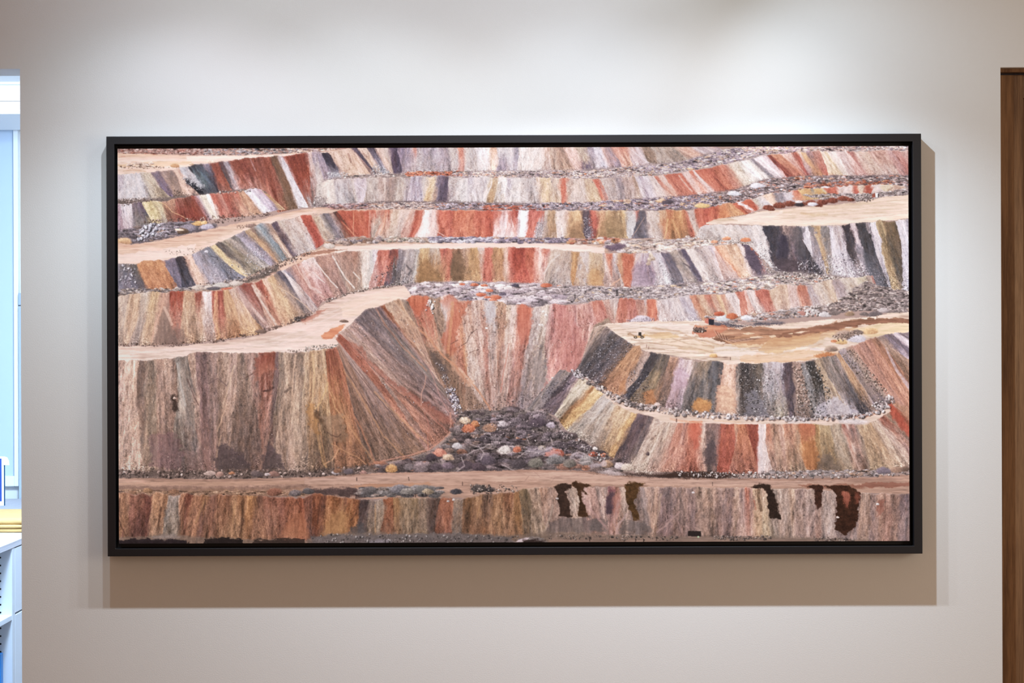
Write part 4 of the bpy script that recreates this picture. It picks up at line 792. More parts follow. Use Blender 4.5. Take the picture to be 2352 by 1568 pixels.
# wheel loader
poly([(1454,771),(1470,772),(1482,766),(1482,776),(1456,776)],'b89058',kind='flat',rag=.6);poly([(1467,763),(1473,763),(1474,771),(1466,771)],'3c3834',kind='flat',rag=.4)
for x in (1460,1475):
    mound(x,775,4.5,5,hx('4a443c'),.1,.05,.1);mound(x,775,1.8,2,hx('a89878'),.1,.05,.1)
path([(1456,770),(1448,765),(1444,767)],3,'8a7050',.9)
for x,y in ((1485,795),(1490,799),(1678,823),(2015,730)):
    path([(x,y-3),(x,y+3)],1.6,'5c4038',.85)
# ------------------------------------------------ road C and F8 left cliff
poly([(262,794),(400,796),(450,790),(500,786),(560,777),(600,768),(640,752),(700,736),(724,718),(745,696),(800,676),(870,662),(930,656),(945,680),(930,690),(888,702),(840,716),(815,738),(775,768),(785,800),(700,808),(560,812),(430,818),(340,830),(262,830)],'cbb0a4','dac6ba',amp=1.2)
poly([(780,700),(850,675),(930,660),(945,676),(890,698),(820,725),(790,730)],'dcc2ac','e0c4a8',alpha=.7)
poly([(700,772),(770,742),(820,728),(812,738),(770,770),(786,796),(700,800)],'e0c8b8',alpha=.6)
poly([(736,770),(768,752),(796,744),(772,768),(762,778),(740,778)],'d08058','cc7850',rag=3);mound(790,738,12,5,hx('6c5c50'))
poly([(690,735),(730,715),(752,706),(735,722),(700,745)],'8c5c4c','b88c7c',alpha=.7,rag=4)
stones([(700,796),(779,788),(778,800),(700,808)],160,.7,2.4,'c8c0b4 8c8880 5c5a54 a8a298')
stones([(660,802),(724,800),(724,808),(660,808)],60,.6,2,'6c645c a89c94')
for a in ([(620,780),(700,755),(790,715),(870,685)],[(640,790),(720,765),(800,725)],[(420,806),(560,796),(640,785)],[(300,808),(450,800)],[(690,745),(800,700)]):
    path(a,3,'e4d2c4',.3)
for a in ([(280,800),(380,798)],[(300,815),(420,806),(560,800)],[(560,785),(650,770)]):
    path(a,2.5,'a48c80',.45)
F8T=[(262,827),(340,827),(400,822),(430,817),(445,809),(460,807),(480,809),(560,811),(620,808),(680,811),(700,808),(730,804),(775,798),(785,795)]
F8B=[(255,1088),(400,1087),(500,1086),(600,1084),(700,1086),(760,1078),(860,1068)]
face(F8T,F8B,'''262 262 9a8478 8c7468;282 275 b69e8e 947e6e;300 280 b8a08e 98806c;318 312 6c5e56 766456 7e6e5e;335 332 7c7468 7c705c 786858;360 365 967e6e 947c6c 7a5c54;375 388 a28e7e 947e70 76625c;395 402 8a7668 5c4e44 64544c;405 412 868a86 8c9088 706058;416 430 6c6e6a 7c7a74 7c6c68;432 462 9e8a7a a08a7a 806864;447 472 7c686a 745e60 8a6c64;472 486 80706c 84706a 7c625c;500 497 8c7c70 7c6a5c 8a705c;512 502 988878 847060 6c5c54;528 512 90807a 9c8674 64544c;545 540 86786a 7c6a5c 64544e;560 560 907c74 8c7468 7a6058;582 578 8c7268 8a6c60 84645a;596 596 8a4434 94604e 86685c;608 600 7e3a28 a07464 84665a;632 612 6c5c62 6c5a56 7a5c54;642 632 847a6a 7e7060 5c4c48;655 655 9a8a72 8a7a66 7c6c60;670 662 8c7e6e 94846c 84745f;684 676 7c7060 8a7c66 74685c;698 690 96866e 8a7858 7c7060;711 702 a88c60 a88454 806c54;722 730 a28a64 9c8258 705c48;735 752 aa926f a4844f 7c6450;748 795 8c4a34 a4744c 94745c;768 830 8c5038 8c5c44 84644c;782 850 90807a 80685c''',jit=5,gravel=.4,grav_from=.86,streak=1.5,lump=1.4,tint=('8c7564',.42))
facep('''748 806 770 1080 8c4a34 a07044 8a6448;765 800 830 1070 94543c 9c6844 84644c;774 797 860 1066 8a705f 846a58 7c6858;779 790 925 1054 96867e 847068 7c6450;772 780 985 1036 8c4a38 a06850 a4745c;781 766 1012 1014 a28e82 907c70 8c6c60;800 752 1040 984 96827c 7c6c66 8a706c;815 736 1054 956 6c6468 746a68 806c6c;839 712 1036 922 6a6266 74706c 7c7068;862 706 1016 886 6c5e62 847470 846f6c;874 702 1006 870 84482c 947058 8c7464;882 700 1000 856 a08c76 a4866e 9c8474;905 690 990 832 a4886c b0906f a0806c;918 687 980 806 80766a 8c7a6c 94786c;930 688 974 790 6c5c52 8c745f 9c7c64;937 692 970 780 6c5c52 8c745f''',jit=4,gravel=.25,grav_from=.85,streak=1.6,lump=1.2,crest=.4,tint=('8c705c',.2))
poly([(767,772),(785,776),(830,795),(850,828),(880,855),(915,885),(950,905),(1000,935),(1040,965),(1046,985),(1000,960),(930,910),(870,862),(820,815),(790,792)],'8a4a36','a06a56','slope',rag=4,alpha=.55)
path([(845,790),(880,830),(930,880),(1000,925),(1040,950)],4,'b0948a',.4);path([(865,710),(885,745),(920,790),(960,830),(980,850)],4,'b08060',.55)
path([(1062,905),(1076,925)],1,'b08060',0.0)
for a in ([(820,800),(860,850),(920,905),(985,960)],[(800,830),(850,890),(900,950),(940,1000)],[(850,760),(900,820),(960,880)],[(880,740),(930,800)],[(790,840),(840,920),(880,990)]):
    path(a,1.6,'4c3c38',.55)
for a in ([(745,860),(765,905),(810,990),(860,1060)],[(790,850),(840,930),(880,1000),(930,1050)],[(860,900),(920,960),(985,1020)],[(735,890),(730,950),(745,1050),(752,1078)]):
    path(a,4,'b48858',.5)
path([(752,880),(748,895),(735,925),(722,940)],4,'c4a068',.75);path([(755,890),(770,935),(790,960)],3,'c0985f',.6);path([(978,865),(975,885),(968,905),(968,930)],3,'b08c78',.8);path([(985,840),(1000,880),(1015,920),(1030,945)],3,'a8847a',.7)
path([(1034,948),(1036,975),(1032,995),(1010,1015),(985,1032),(940,1045),(880,1058)],3.5,'b4846c',.85);path([(975,948),(985,975),(982,1010),(984,1032)],3,'a8705c',.7);path([(985,948),(1010,975),(1028,992)],3,'a8705c',.7)
path([(762,1018),(790,1035),(820,1048),(840,1065),(852,1075)],2.5,'b08458',.7);path([(778,1030),(765,1055),(745,1066)],3,'c09468',.8);path([(810,948),(830,985),(850,1030),(862,1065)],4,'b07854',.6)
path([(726,960),(732,1010),(742,1060),(755,1085)],5,'a88454',.8)
path([(430,870),(445,910),(456,930)],3,'5c4a44',.7);path([(520,930),(508,965),(500,990)],3,'c0a080',.6);path([(538,840),(525,890),(512,935)],3.5,'b8a084',.75);path([(508,1000),(500,1040),(492,1062)],3.5,'b09478',.6)
path([(455,990),(470,1030),(482,1080)],9,'8c6c60',.5);path([(615,1000),(605,1040),(598,1075)],6,'9c7c68',.6);path([(622,1010),(640,1045),(655,1075)],3,'a08870',.6);path([(680,815),(672,870),(670,930)],4,'c0a488',.7);path([(718,812),(722,860),(718,920)],4,'c8a878',.7);path([(705,840),(700,880),(695,920)],3,'bca884',.6);path([(676,950),(672,1010),(670,1070)],3,'a89078',.5)
path([(300,830),(285,870),(272,910)],5,'c0a898',.6);path([(408,835),(415,880),(425,930)],5,'a8a8a0',.6);path([(432,835),(440,880),(448,905)],4,'54504c',.6)
poly([(395,905),(405,908),(408,940),(398,950),(394,930)],'3c3028','443830','gritty',rag=3);mound(401,915,4,4,hx('a89080'))
path([(606,898),(620,896),(628,890)],4,'3c2c28',.8);path([(655,900),(668,890)],5,'50443c',.6);path([(560,870),(585,855),(600,850)],3,'5c443c',.55);path([(480,880),(500,868),(520,885)],3,'5c4c4c',.5)
poly([(508,1015),(530,1030),(560,1045),(575,1075),(500,1082),(490,1065)],'54484a','4c4240','gritty',rag=6,alpha=.75)
poly([(618,1012),(640,1040),(660,1078),(610,1080),(600,1060)],'54484a','4e4442','gritty',rag=5,alpha=.75)
poly([(425,1030),(450,1040),(465,1080),(430,1082)],'8c746c','7c645c','gritty',rag=5,alpha=.5);poly([(340,1000),(400,990),(420,1040),(410,1080),(350,1070)],'74585a','70565a','gritty',rag=9,alpha=.45)
poly([(590,820),(630,815),(634,850),(612,850),(600,860),(584,880)],'84402e','a06850','slope',rag=5,alpha=.55)
poly([(705,920),(722,930),(735,1000),(722,1000),(708,970)],'a87838','8c6434','slope',rag=5,alpha=.6);poly([(718,940),(735,950),(745,975),(730,970)],'4c3828','54402c','gritty',rag=4,alpha=.7)
poly([(738,955),(785,950),(800,1000),(790,1020),(760,1010),(742,980)],'8c785f','80684f','gritty',rag=6,alpha=.6);path([(752,992),(760,999),(768,1001),(776,1003),(782,998)],2.6,'4c3a32',.6)
for x,y,a in ((815,1039,8),(886,1020,9),(858,1010,7),(430,1005,4),(484,966,4),(360,972,4)):
    path([(x-a*.7,y),(x-a*.2,y-2.5),(x+a*.5,y-1),(x+a*.8,y+2)],2.2,'4c3a32',.5)
stones([(270,830),(720,820),(740,1080),(270,1080)],420,.4,1.3,'c4b0a0 54423a 6c564a b09c8c')
stones([(820,740),(940,720),(1040,940),(950,1030),(820,830)],260,.4,1.4,'b8b0b0 d8d4d4 54484a 6a5a54')
stones([(1020,890),(1045,890),(1062,945),(1045,950)],200,1,3.2,'8c8890 b0acb4 544c54 d0ccd0')
stones([(1000,830),(1015,835),(1045,895),(1030,905)],120,.7,2.2,'5a5254 8c8484 b8b4b4')
# ------------------------------------------------ F9 dark flank and ring of slopes under P2
facep('''1362 752 1330 846 a89078 7c706e;1380 746 1326 852 a89478 6c6868 6c686c;1392 749 1316 860 7a7270 5c5a5c 5e5c60;1408 762 1328 862 5c5a5c 545258;1425 774 1348 866 646064 58545a 56525a;1440 782 1362 874 6c6058 5c5250 5a5254;1452 792 1372 884 a07850 7c5c40 7a5844;1456 794 1376 888 b8844c b07c48 946440;1470 795 1404 902 b88450 b07a48 a06c44;1474 806 1424 908 a28e80 947f70 8c7868;1494 807 1440 918 4c4a4e 46464c 46444a;1512 812 1470 926 505052 545044 5c5448;1520 812 1482 926 5c564c 8a7850 806848;1535 816 1495 928 5a5650 7c6450 a06c3c;1540 818 1510 930 b0805c 8a6a54 6c5c50;1560 822 1530 936 b49ca4 a8909a 8a7478;1575 826 1553 940 c4aca8 b09ca8 7c7074;1590 830 1564 942 84786a 6c6864 686868;1605 831 1590 944 8c7c60 6c6a66 747470;1630 828 1620 946 54565a 5c5e60 606262;1660 832 1650 948 e0a480 d8a07c c8a080;1690 836 1692 952 807c74 8c867c 8c8478;1702 832 1700 954 4a4644 4c4845 524e4c;1728 835 1744 956 5c5648 6a6660 706c70;1750 835 1762 958 a4a4ac 94969a 8c8a80;1775 830 1788 958 9c9ca8 8c8c90 949078;1797 833 1810 958 584c54 5c5058 544c54;1819 832 1832 958 967e6e 94806f 746458;1836 832 1868 958 7c8080 7c8284 868680;1850 832 1888 956 40403e 44443f 9c989c;1872 826 1918 954 a8946f a08c68 a09488;1884 822 1935 952 7c7468 74706a b2aeb6;1900 818 1955 952 8a8478 6c6868 9c98a0;1912 818 1978 952 847c78 706c6c 5c5c68;1922 813 1995 950 b08454 a8804f 7c6c64;1930 803 2015 938 90908f 84807e 74707c;1944 800 2030 930 7c7470 74685f 8c7864;1955 796 2044 926 a08070 a47c68 947868''',jit=5,gravel=.36,grav_from=.72,streak=1.3,lump=1.4,tint=('7c706a',.38))
facep('''1926 806 2020 940 8c8c94 807870 6c666a;1944 799 2042 924 8c7868 8a7c70 84705f;1955 796 2052 930 a88270 a47c68 a47c68;1985 784 2088 950 a4765f b07e62 b07c60;2000 778 2098 930 86664e a07050 b08060;2013 775 2112 890 84786c 907860 98785c;2030 770 2118 870 625e6a 8c8894 aaa4b0;2040 768 2122 850 6c6870 645f6c 68646c;2050 766 2124 830 b4b0bc c0bcc8 c0bcc8;2064 765 2144 820 6e6a72 64606c;2098 762 2180 800 6c6870 60606a''',jit=4,gravel=.1,streak=1.4,tint=('98786a',.25))
path([(2035,800),(2060,850),(2092,895)],4,'b8b0b8',.7,9);path([(1945,802),(1990,860),(2040,915)],5,'9c9084',.5)
poly([(1590,925),(1600,915),(1630,920),(1634,945),(1592,945)],'b07c40','a8743c','gritty',rag=5);
poly([(1552,845),(1578,850),(1582,880),(1560,900),(1545,890),(1550,865)],'b8a0ac','a8929a','gritty',rag=6,alpha=.7)
poly([(1478,905),(1500,890),(1505,925),(1480,928)],'a87040','a06a3c','gritty',rag=5,alpha=.8);poly([(1425,880),(1440,868),(1440,905),(1420,900)],'b07c50','a47448','gritty',rag=4,alpha=.7)
poly([(1645,890),(1662,880),(1688,900),(1692,945),(1645,945)],'d0a080','c89c7c','gritty',rag=4,alpha=.8)
poly([(1716,905),(1735,890),(1755,930),(1765,955),(1712,955)],'7c7c84','747278','gritty',rag=6,alpha=.7)
poly([(1880,930),(1920,910),(1970,945),(1960,955),(1870,955)],'b4b2bc','a8a6ae','gritty',rag=6,alpha=.7)
stones([(1740,850),(1800,850),(1800,950),(1730,950)],220,.6,2,'b8b8b8 d0d0d0 5c5858 747470')
stones([(1840,835),(1880,840),(1910,900),(1900,950),(1830,950)],420,.6,2.2,'2c2c2c 8c8c8c b0b0ac 54544f')
stones([(1700,835),(1740,840),(1745,940),(1700,940)],240,.6,2,'2f2c2b 7c7874 a09c98')
stones([(1820,835),(1840,835),(1868,950),(1830,920)],160,.8,3,'a89080 6c5c50 c4ac9a')
stones([(1930,810),(1960,800),(2050,915),(2030,935)],320,.7,2.4,'5c5248 a89888 7c6e62')
stones([(1330,850),(1400,770),(1460,790),(1380,880)],420,.5,1.6,'8c8a90 3c3a3e b0aeb4')
stones([(1440,860),(1490,830),(1490,920),(1440,915)],220,.5,1.5,'9c9aa0 2f2d32')
# yellow and grey flank below the ring
facep('''1286 850 1205 945 7c787c 7c787a;1298 850 1222 945 8c8480 747076 7c787a;1312 856 1238 945 54505a 4c464e 4c464c;1322 858 1250 945 8c7c86 6c606a 6a5f66;1331 860 1262 948 a8989c 9c9090 84787c;1336 864 1268 950 d4c8ac cdc2a6 c8bca0;1352 874 1276 955 c8ba9c bcb098 a89c84;1361 886 1284 962 a87440 a06c3c 94683c;1366 889 1288 970 dcb474 d0a45f c09450;1386 905 1302 988 bab6b2 aea8a0 a09c90;1402 915 1332 1006 bAb2a6 a49c90 948a7e;1414 925 1362 1022 b89c78 a08c74 84786c;1428 935 1378 1034 c4a884 c0a074 a88860;1450 944 1398 1046 c89c5c bc9458 b08850;1463 948 1408 1052 6c5c62 64565c 64585a;1490 952 1438 1070 74686a 74686a 7c7068;1503 957 1452 1080 a8988c a89888 a89888;1518 964 1470 1090 b8a494 aca090 a09488;1535 970 1500 1090 bca090 b09480''',jit=3.5,gravel=.35,grav_from=.78,streak=1.3,lump=1.2,tint=('a08c78',.22))
path([(1255,868),(1262,882),(1245,905),(1222,942)],2.5,'a89c8c',.6)
stones([(1240,900),(1310,860),(1320,870),(1250,945)],160,.5,1.6,'3c363c a8a0a4')
# F12 lower right bench
F12T=[(1505,966),(1530,969),(1560,967),(1620,971),(1700,971),(1745,973),(1850,971),(1900,976),(1930,971),(1950,976),(1990,973),(2005,966),(2025,956),(2045,944),(2120,900)]
F12B=[(1440,1075),(1480,1082),(1530,1083),(1600,1086),(1740,1087),(1790,1082),(1850,1080),(1950,1086),(2000,1082),(2050,1077),(2100,1066),(2180,1040)]
face(F12T,F12B,'''1505 1445 a8988c a09488;1518 1462 baa696 b2a494 aca090;1530 1482 b4a494 a89484 a48c80;1545 1505 c0a494 b49888 ac8c7c;1558 1520 ba7a62 b87c68 b0806c;1568 1550 8c7068 b8806c b07864;1575 1560 b86e56 c08470 b46c58;1584 1572 c25a3c b86850 b4644e;1606 1602 c8b0a0 c08c78 b87c68;1613 1610 c0aA9c b89c8c b08c7c;1619 1622 806e6a 6c5e5c 544a48;1640 1642 8c7470 8a7470 8c6c64;1652 1650 a85038 a84c38 a44a3a;1686 1695 a87c60 b0806c a06858;1694 1712 c07048 b06848 a86450;1712 1738 924232 94402f a04a38;1742 1742 d4c4c4 d0c2c2 cabaBa;1759 1762 b26e52 a88470 9e8679;1768 1786 aa866e 98806c 8c7464;1788 1800 b89888 ac8c7c 9c7c6c;1798 1812 b0745a a8846a 948068;1824 1836 b28e72 a88c6c 94806c;1834 1846 b4623f b4743c a86838;1870 1874 aa8850 9c7c48 8c6840;1880 1886 a29068 907c58 746858;1905 1930 9a8e7a 948a78 94846c;1920 1950 968e7e 988c78 948874;1932 1966 8c5448 a07c6c a08070;1940 1976 b6a29e b49c90 b09484;1948 1984 8c6c64 a08478 8c705f;1962 1995 8c8078 847668 7c7064;1970 2006 b09a7a a8906f 968468;1988 2030 a88e6a aa9070 a08c74;2000 2062 b8a490 b4a08c b09c84;2010 2090 b69e8e b29c8e a08c80;2016 2110 8c5444 a08070 a08080;2030 2130 84705c 8c7464 84706c;2044 2150 8a4c34 a05840 84604c;2060 2180 a84c30 a84c34''',gravel=.35,grav_from=.85,streak=1.2,lump=1.3,tint=('a4866a',.2))
poly([(2034,935),(2046,924),(2092,985),(2092,1010),(2055,965)],'a8442c','a44a34','slope',rag=3);poly([(2046,922),(2092,970),(2092,940),(2060,925)],'a07c60','9c7458','slope',rag=3)
poly([(1588,968),(1612,966),(1608,1000),(1606,1030),(1594,1032),(1586,1000)],'c8583a','b85a42','slope',rag=3,alpha=.85)
poly([(1846,1020),(1868,1010),(1878,1040),(1880,1078),(1852,1074)],'b07038','a46a38','slope',rag=5,alpha=.6);poly([(1885,1045),(1910,1040),(1925,1078),(1878,1080)],'6c6054','685c50','gritty',rag=7,alpha=.7)
poly([(1832,972),(1862,970),(1864,1000),(1850,1015),(1838,1000)],'b4603c','a86844','slope',rag=4,alpha=.7)
poly([(1620,1020),(1640,1010),(1646,1068),(1616,1068)],'4c4446','4a4042','gritty',rag=5,alpha=.7)
path([(1580,972),(1568,1020)],4,'6c5048',.6);path([(1518,1000),(1500,1045),(1470,1062)],3,'c4b0a0',.6);path([(1545,1045),(1515,1070)],2.5,'c8a08c',.6);path([(1750,985),(1744,1030),(1748,1085)],8,'d6caca',.6,15);path([(1935,985),(1955,1040),(1980,1085)],4,'c0a898',.6)
mound(1488,1043,5,6,hx('5c5050'));path([(1506,1000),(1495,1010)],4,'5c4c44',.6)
# ring road and boulders
poly([(1378,886),(1400,906),(1440,924),(1500,940),(1600,950),(1700,956),(1800,962),(1900,960),(1980,956),(2020,940),(2040,932),(2046,944),(2010,966),(1990,974),(1930,972),(1900,977),(1850,972),(1745,974),(1620,972),(1530,970),(1490,955),(1450,946),(1410,926),(1385,905)],'d0b8a8','d8c0b0',rag=2)
path([(1540,962),(1560,966),(1600,970)],5,'d8906c',.7);path([(1585,968),(1612,968)],4,'d07850',.9);path([(1640,966),(1700,970)],3,'dca880',.6);path([(1950,958),(1990,955),(2020,945)],7,'c88868',.8)
poly([(1810,962),(1860,966),(1860,972),(1810,972)],'d8d0d0',alpha=.8);poly([(1920,958),(1960,962),(2000,966),(1980,974),(1930,972)],'d4cccc','c8bcbc','gritty',alpha=.85)
stones([(1318,850),(1345,858),(1376,880),(1420,908),(1470,926),(1540,938),(1600,945),(1600,956),(1540,952),(1470,940),(1410,922),(1372,892),(1330,868)],380,1,4.8,'b0a6a0:3 8c8684:3 d4ccc4:2 5c5654:3')
stones([(1600,944),(1700,952),(1800,957),(1900,953),(2000,948),(2040,928),(2030,945),(1990,958),(1900,964),(1800,966),(1700,962),(1600,957)],480,.8,4.6,'bcb6b4:4 948e8e:3 d4cecc:2 5c5658:2 8c8684:2')
stones([(2000,930),(2050,905),(2056,925),(2020,948)],130,1,4.5,'b4a8a4 8c8280 d0c8c4 6c6260')
stones([(1310,848),(1335,852),(1345,868),(1320,866)],60,1,3.5,'a8a4a8 6c686c c8c4c8')
mound(1510,929,8,6,hx('b8a49a'))
# ------------------------------------------------ rubble pit
PIT=[(1052,948),(1120,940),(1255,940),(1270,962),(1285,985),(1330,1010),(1380,1038),(1410,1052),(1450,1078),(1420,1086),(1300,1080),(1180,1080),(1100,1084),(980,1088),(880,1082),(862,1072),(930,1056),(1000,1034),(1040,995)]
poly(PIT,'6a625e','5c5452','gritty',rag=5)
rubble(PIT,200,9,22,'645c5e:5 504848:4 766e6c:3 7a685c:3 8a827e:1 8c5c40:1 463e40:3',flat=.75,lit=.4,near=.5,tex=.16)
rubble([(1080,960),(1240,950),(1300,1000),(1350,1030),(1250,1060),(1080,1060)],60,11,19,'5c5458:4 6e666a:3 807878:2 4c4446:3',flat=.8,lit=.45,tex=.16)
for x,y,r,c in ((1092,976,13,'a8683c'),(1075,986,18,'b0603c'),(1068,968,14,'c0a888'),(1010,1042,18,'c07860'),(1155,975,14,'a8a0a2'),(1125,985,18,'94745c'),(1030,1052,15,'b49c80'),(900,1078,16,'ac8048'),(1235,973,19,'4a4248'),(1265,978,13,'a49ca4'),(1188,1034,12,'a85c40'),(1258,1044,9,'a84c30'),(1280,1042,18,'a04c34'),(1362,1044,11,'a85038'),(1386,1046,8,'b86848'),(1158,1036,18,'b8b0a8'),(1050,1025,13,'a8a4a4'),(990,1052,15,'443c40'),(1395,1068,17,'a08468'),(1425,1072,14,'a89c9c'),(1440,1076,16,'b0a290'),(1002,1074,17,'5a5054'),(1030,1072,16,'6c6066'),(1070,1070,22,'52484c'),(1100,1074,18,'4c4246'),(1120,1060,20,'544c52'),(940,1074,15,'6c6464'),(965,1076,20,'7c7070'),(1190,1068,20,'4a4446'),(1230,1066,20,'6c6a60'),(1275,1058,24,'747270'),(1310,1066,18,'6c6860'),(1345,1060,18,'84807c'),(1245,1030,11,'847c6c')):
    mound(x,y,r,r*.78,hx(c),.36,.2)
for a in ([(1080,1020),(1095,1025),(1110,1028),(1125,1018)],[(1072,1045),(1090,1035),(1110,1028)],[(1105,1055),(1112,1040),(1100,1025)],[(1060,1050),(1068,1070),(1050,1082)],[(1190,1050),(1210,1035),(1240,1038),(1260,1030),(1290,1032)],[(1215,1020),(1210,1005),(1225,1000)],[(1300,1045),(1330,1038),(1350,1045),(1370,1055)],[(1310,1050),(1335,1062),(1355,1058)],[(1265,1005),(1270,1020)],[(1150,1065),(1170,1075),(1185,1082)]):
    path(a,3,'c4bab8',.5)
poly([(1200,1030),(1260,1028),(1300,1040),(1260,1048),(1210,1046)],'c4bcc4','b0a8b0','gritty',rag=7,alpha=.5);poly([(1320,1040),(1345,1040),(1340,1052),(1310,1050)],'ccc4cc','gritty',alpha=.6,rag=5);poly([(1360,1062),(1390,1058),(1395,1072),(1350,1075)],'b8b0b4','a8a0a4','gritty',rag=5,alpha=.7)
stones([(1050,945),(1260,940),(1290,985),(1390,1045),(1300,1060),(1060,1000)],420,.6,2.2,'988e8e 807676 3c3436 b0a8a6')
mound(1367,1031,6,6,hx('d8d0c8'));stones([(1270,960),(1300,990),(1400,1050),(1380,1060),(1290,1000)],150,1,3.4,'c0b8b4 8c8480 5c5452')
# scree along the foot of the left cliff
poly([(262,1078),(400,1082),(560,1080),(700,1080),(770,1074),(860,1066),(870,1086),(760,1096),(500,1100),(262,1102)],'5c5048','6a5c52','gritty',rag=4,alpha=.85)
stones([(262,1078),(400,1082),(560,1078),(700,1080),(860,1066),(870,1084),(760,1094),(500,1098),(262,1098)],560,1,4.2,'4c4038:3 7c6c62:3 a08c80:2 5c4e46:2 c0aca0:1')
for x,y,r,c in ((482,1088,14,'a89488'),(505,1090,12,'94786a'),(532,1087,8,'a06c48'),(630,1090,16,'84685c'),(614,1090,8,'b0a4a0'),(590,1090,16,'5c5250'),(770,1086,10,'a8a0a0'),(835,1086,10,'947468'),(800,1084,14,'5c5456'),(775,1082,12,'7c5c44')):
    mound(x,y,r,r*.6,hx(c))
# ------------------------------------------------ bottom road D and F13
poly([(262,1098),(500,1100),(700,1096),(860,1086),(1000,1084),(1200,1079),(1320,1080),(1400,1088),(1500,1096),(1640,1098),(1800,1099),(2000,1096),(2100,1088),(2100,1136),(1950,1130),(1800,1124),(1560,1121),(1400,1119),(1260,1122),(1180,1130),(1090,1142),(840,1146),(600,1138),(450,1140),(262,1136)],'a88c7a','b69a86',amp=1.3)
poly([(700,1100),(860,1090),(1100,1084),(1320,1084),(1420,1094),(1300,1104),(1000,1108),(800,1112),(700,1112)],'bca292','c2a692',alpha=.8,amp=1.3)
poly([(1200,1086),(1300,1084),(1400,1094),(1640,1102),(1800,1104),(1950,1102),(1900,1116),(1640,1116),(1400,1112),(1250,1110)],'beA696','c6aa96',alpha=.7,amp=1.3)
poly([(262,1112),(400,1116),(560,1116),(700,1112),(720,1120),(560,1130),(400,1132),(262,1130)],'8a7060','7c6250','gritty',alpha=.75,rag=5)
poly([(262,1108),(500,1106),(700,1104),(700,1112),(500,1116),(262,1114)],'b89a82',alpha=.75)
poly([(840,1112),(950,1108),(1000,1110),(950,1118),(840,1120),(800,1118)],'b8875f','b08058',alpha=.5,rag=4)
poly([(1355,1082),(1420,1086),(1500,1088),(1560,1082),(1640,1084),(1700,1090),(1680,1098),(1560,1098),(1480,1094),(1400,1088)],'4c3c34','3c2e28','gritty',rag=4);poly([(1368,1082),(1405,1078),(1440,1090),(1420,1092),(1380,1086)],'b4a8a4','a89c98','gritty',rag=3)
poly([(1560,1084),(1640,1084),(1700,1090),(1690,1096),(1500,1094)],'44342c',alpha=.8,rag=3)
stones([(1550,1082),(1700,1084),(1850,1080),(2000,1084),(2092,1072),(2092,1090),(1950,1096),(1700,1098),(1560,1092)],560,.8,3,'b4aca8 8c8480 d4ccc4 5a504c')
rubble([(1750,1082),(1900,1080),(2050,1080),(2050,1092),(1760,1094)],40,6,13,'8c8482:3 a49c9a:2 74706e:2 9c7c60:1',flat=.7)
mound(2028,1082,20,12,hx('787078'));mound(2060,1080,16,10,hx('8c7460'));mound(2080,1078,12,9,hx('6c5a4c'))
for a in ([(1225,1080),(1240,1095),(1290,1098)],[(1205,1105),(1215,1092),(1260,1090)],[(1265,1108),(1275,1095),(1330,1092)],[(1700,1108),(1900,1106),(2088,1098)],[(1480,1108),(1640,1110),(1800,1112)]):
    path(a,1.6,'94786a',.5)
poly([(1950,1114),(2010,1108),(2092,1106),(2092,1118),(2000,1120)],'94604c','8c5844',alpha=.7,rag=4);poly([(1830,1112),(1960,1112),(1990,1122),(1840,1118)],'8c5c44',alpha=.6,rag=4)
G13T=[(262,1132),(290,1128),(310,1136),(330,1132),(345,1140),(360,1130),(380,1134),(400,1142),(420,1132),(450,1138),(500,1136),(600,1138),(640,1142),(700,1144),(720,1132),(740,1136),(790,1142),(840,1148),(860,1150),(900,1142),(1000,1143),(1060,1146),(1090,1140),(1110,1134),(1180,1132),(1200,1122),(1250,1118),(1280,1120),(1300,1120),(1400,1117),(1560,1119),(1640,1121),(1700,1120),(1800,1122),(1950,1127),(2000,1134),(2100,1134)]
G13B=[(255,1254),(2110,1254)]
# heaps on the crest
poly([(262,1122),(350,1126),(700,1122),(720,1138),(600,1142),(262,1140)],'9c7c60','8a6c54','gritty',alpha=.8,rag=5)
rubble([(262,1124),(450,1128),(700,1126),(700,1138),(262,1136)],60,7,13,'9a7c60:3 b08c68:2 84664c:2 5c4c44:1',flat=.4)
poly([(700,1122),(820,1120),(840,1142),(720,1138)],'5c4c48','54443f','gritty',rag=5)
rubble([(830,1122),(1010,1120),(1010,1138),(830,1140)],36,12,22,'6c6a6a:3 84807c:3 7c7066:2 a09890:1 54504f:2',flat=.6,lit=.4,tex=.2)
for x,y,r,c in ((850,1128,20,'5c5856'),(920,1126,24,'6c6a6c'),(935,1130,16,'848078'),(975,1126,22,'64625f'),(985,1130,15,'94866c'),(1048,1130,16,'4c4a4e'),(1100,1124,20,'4c4642'),(1125,1126,14,'4c4644'),(340,1128,13,'8a6a4a'),(398,1130,14,'8a684c'),(305,1132,11,'84644a'),(630,1132,20,'7c5440'),(678,1134,17,'6c6462'),(708,1130,16,'54504f')):
    mound(x,y,r,r*.62,hx(c),.4,.2)
stones([(1080,1112),(1190,1112),(1190,1140),(1080,1134)],130,1,3.2,'3c3634 6c645c a89c90')
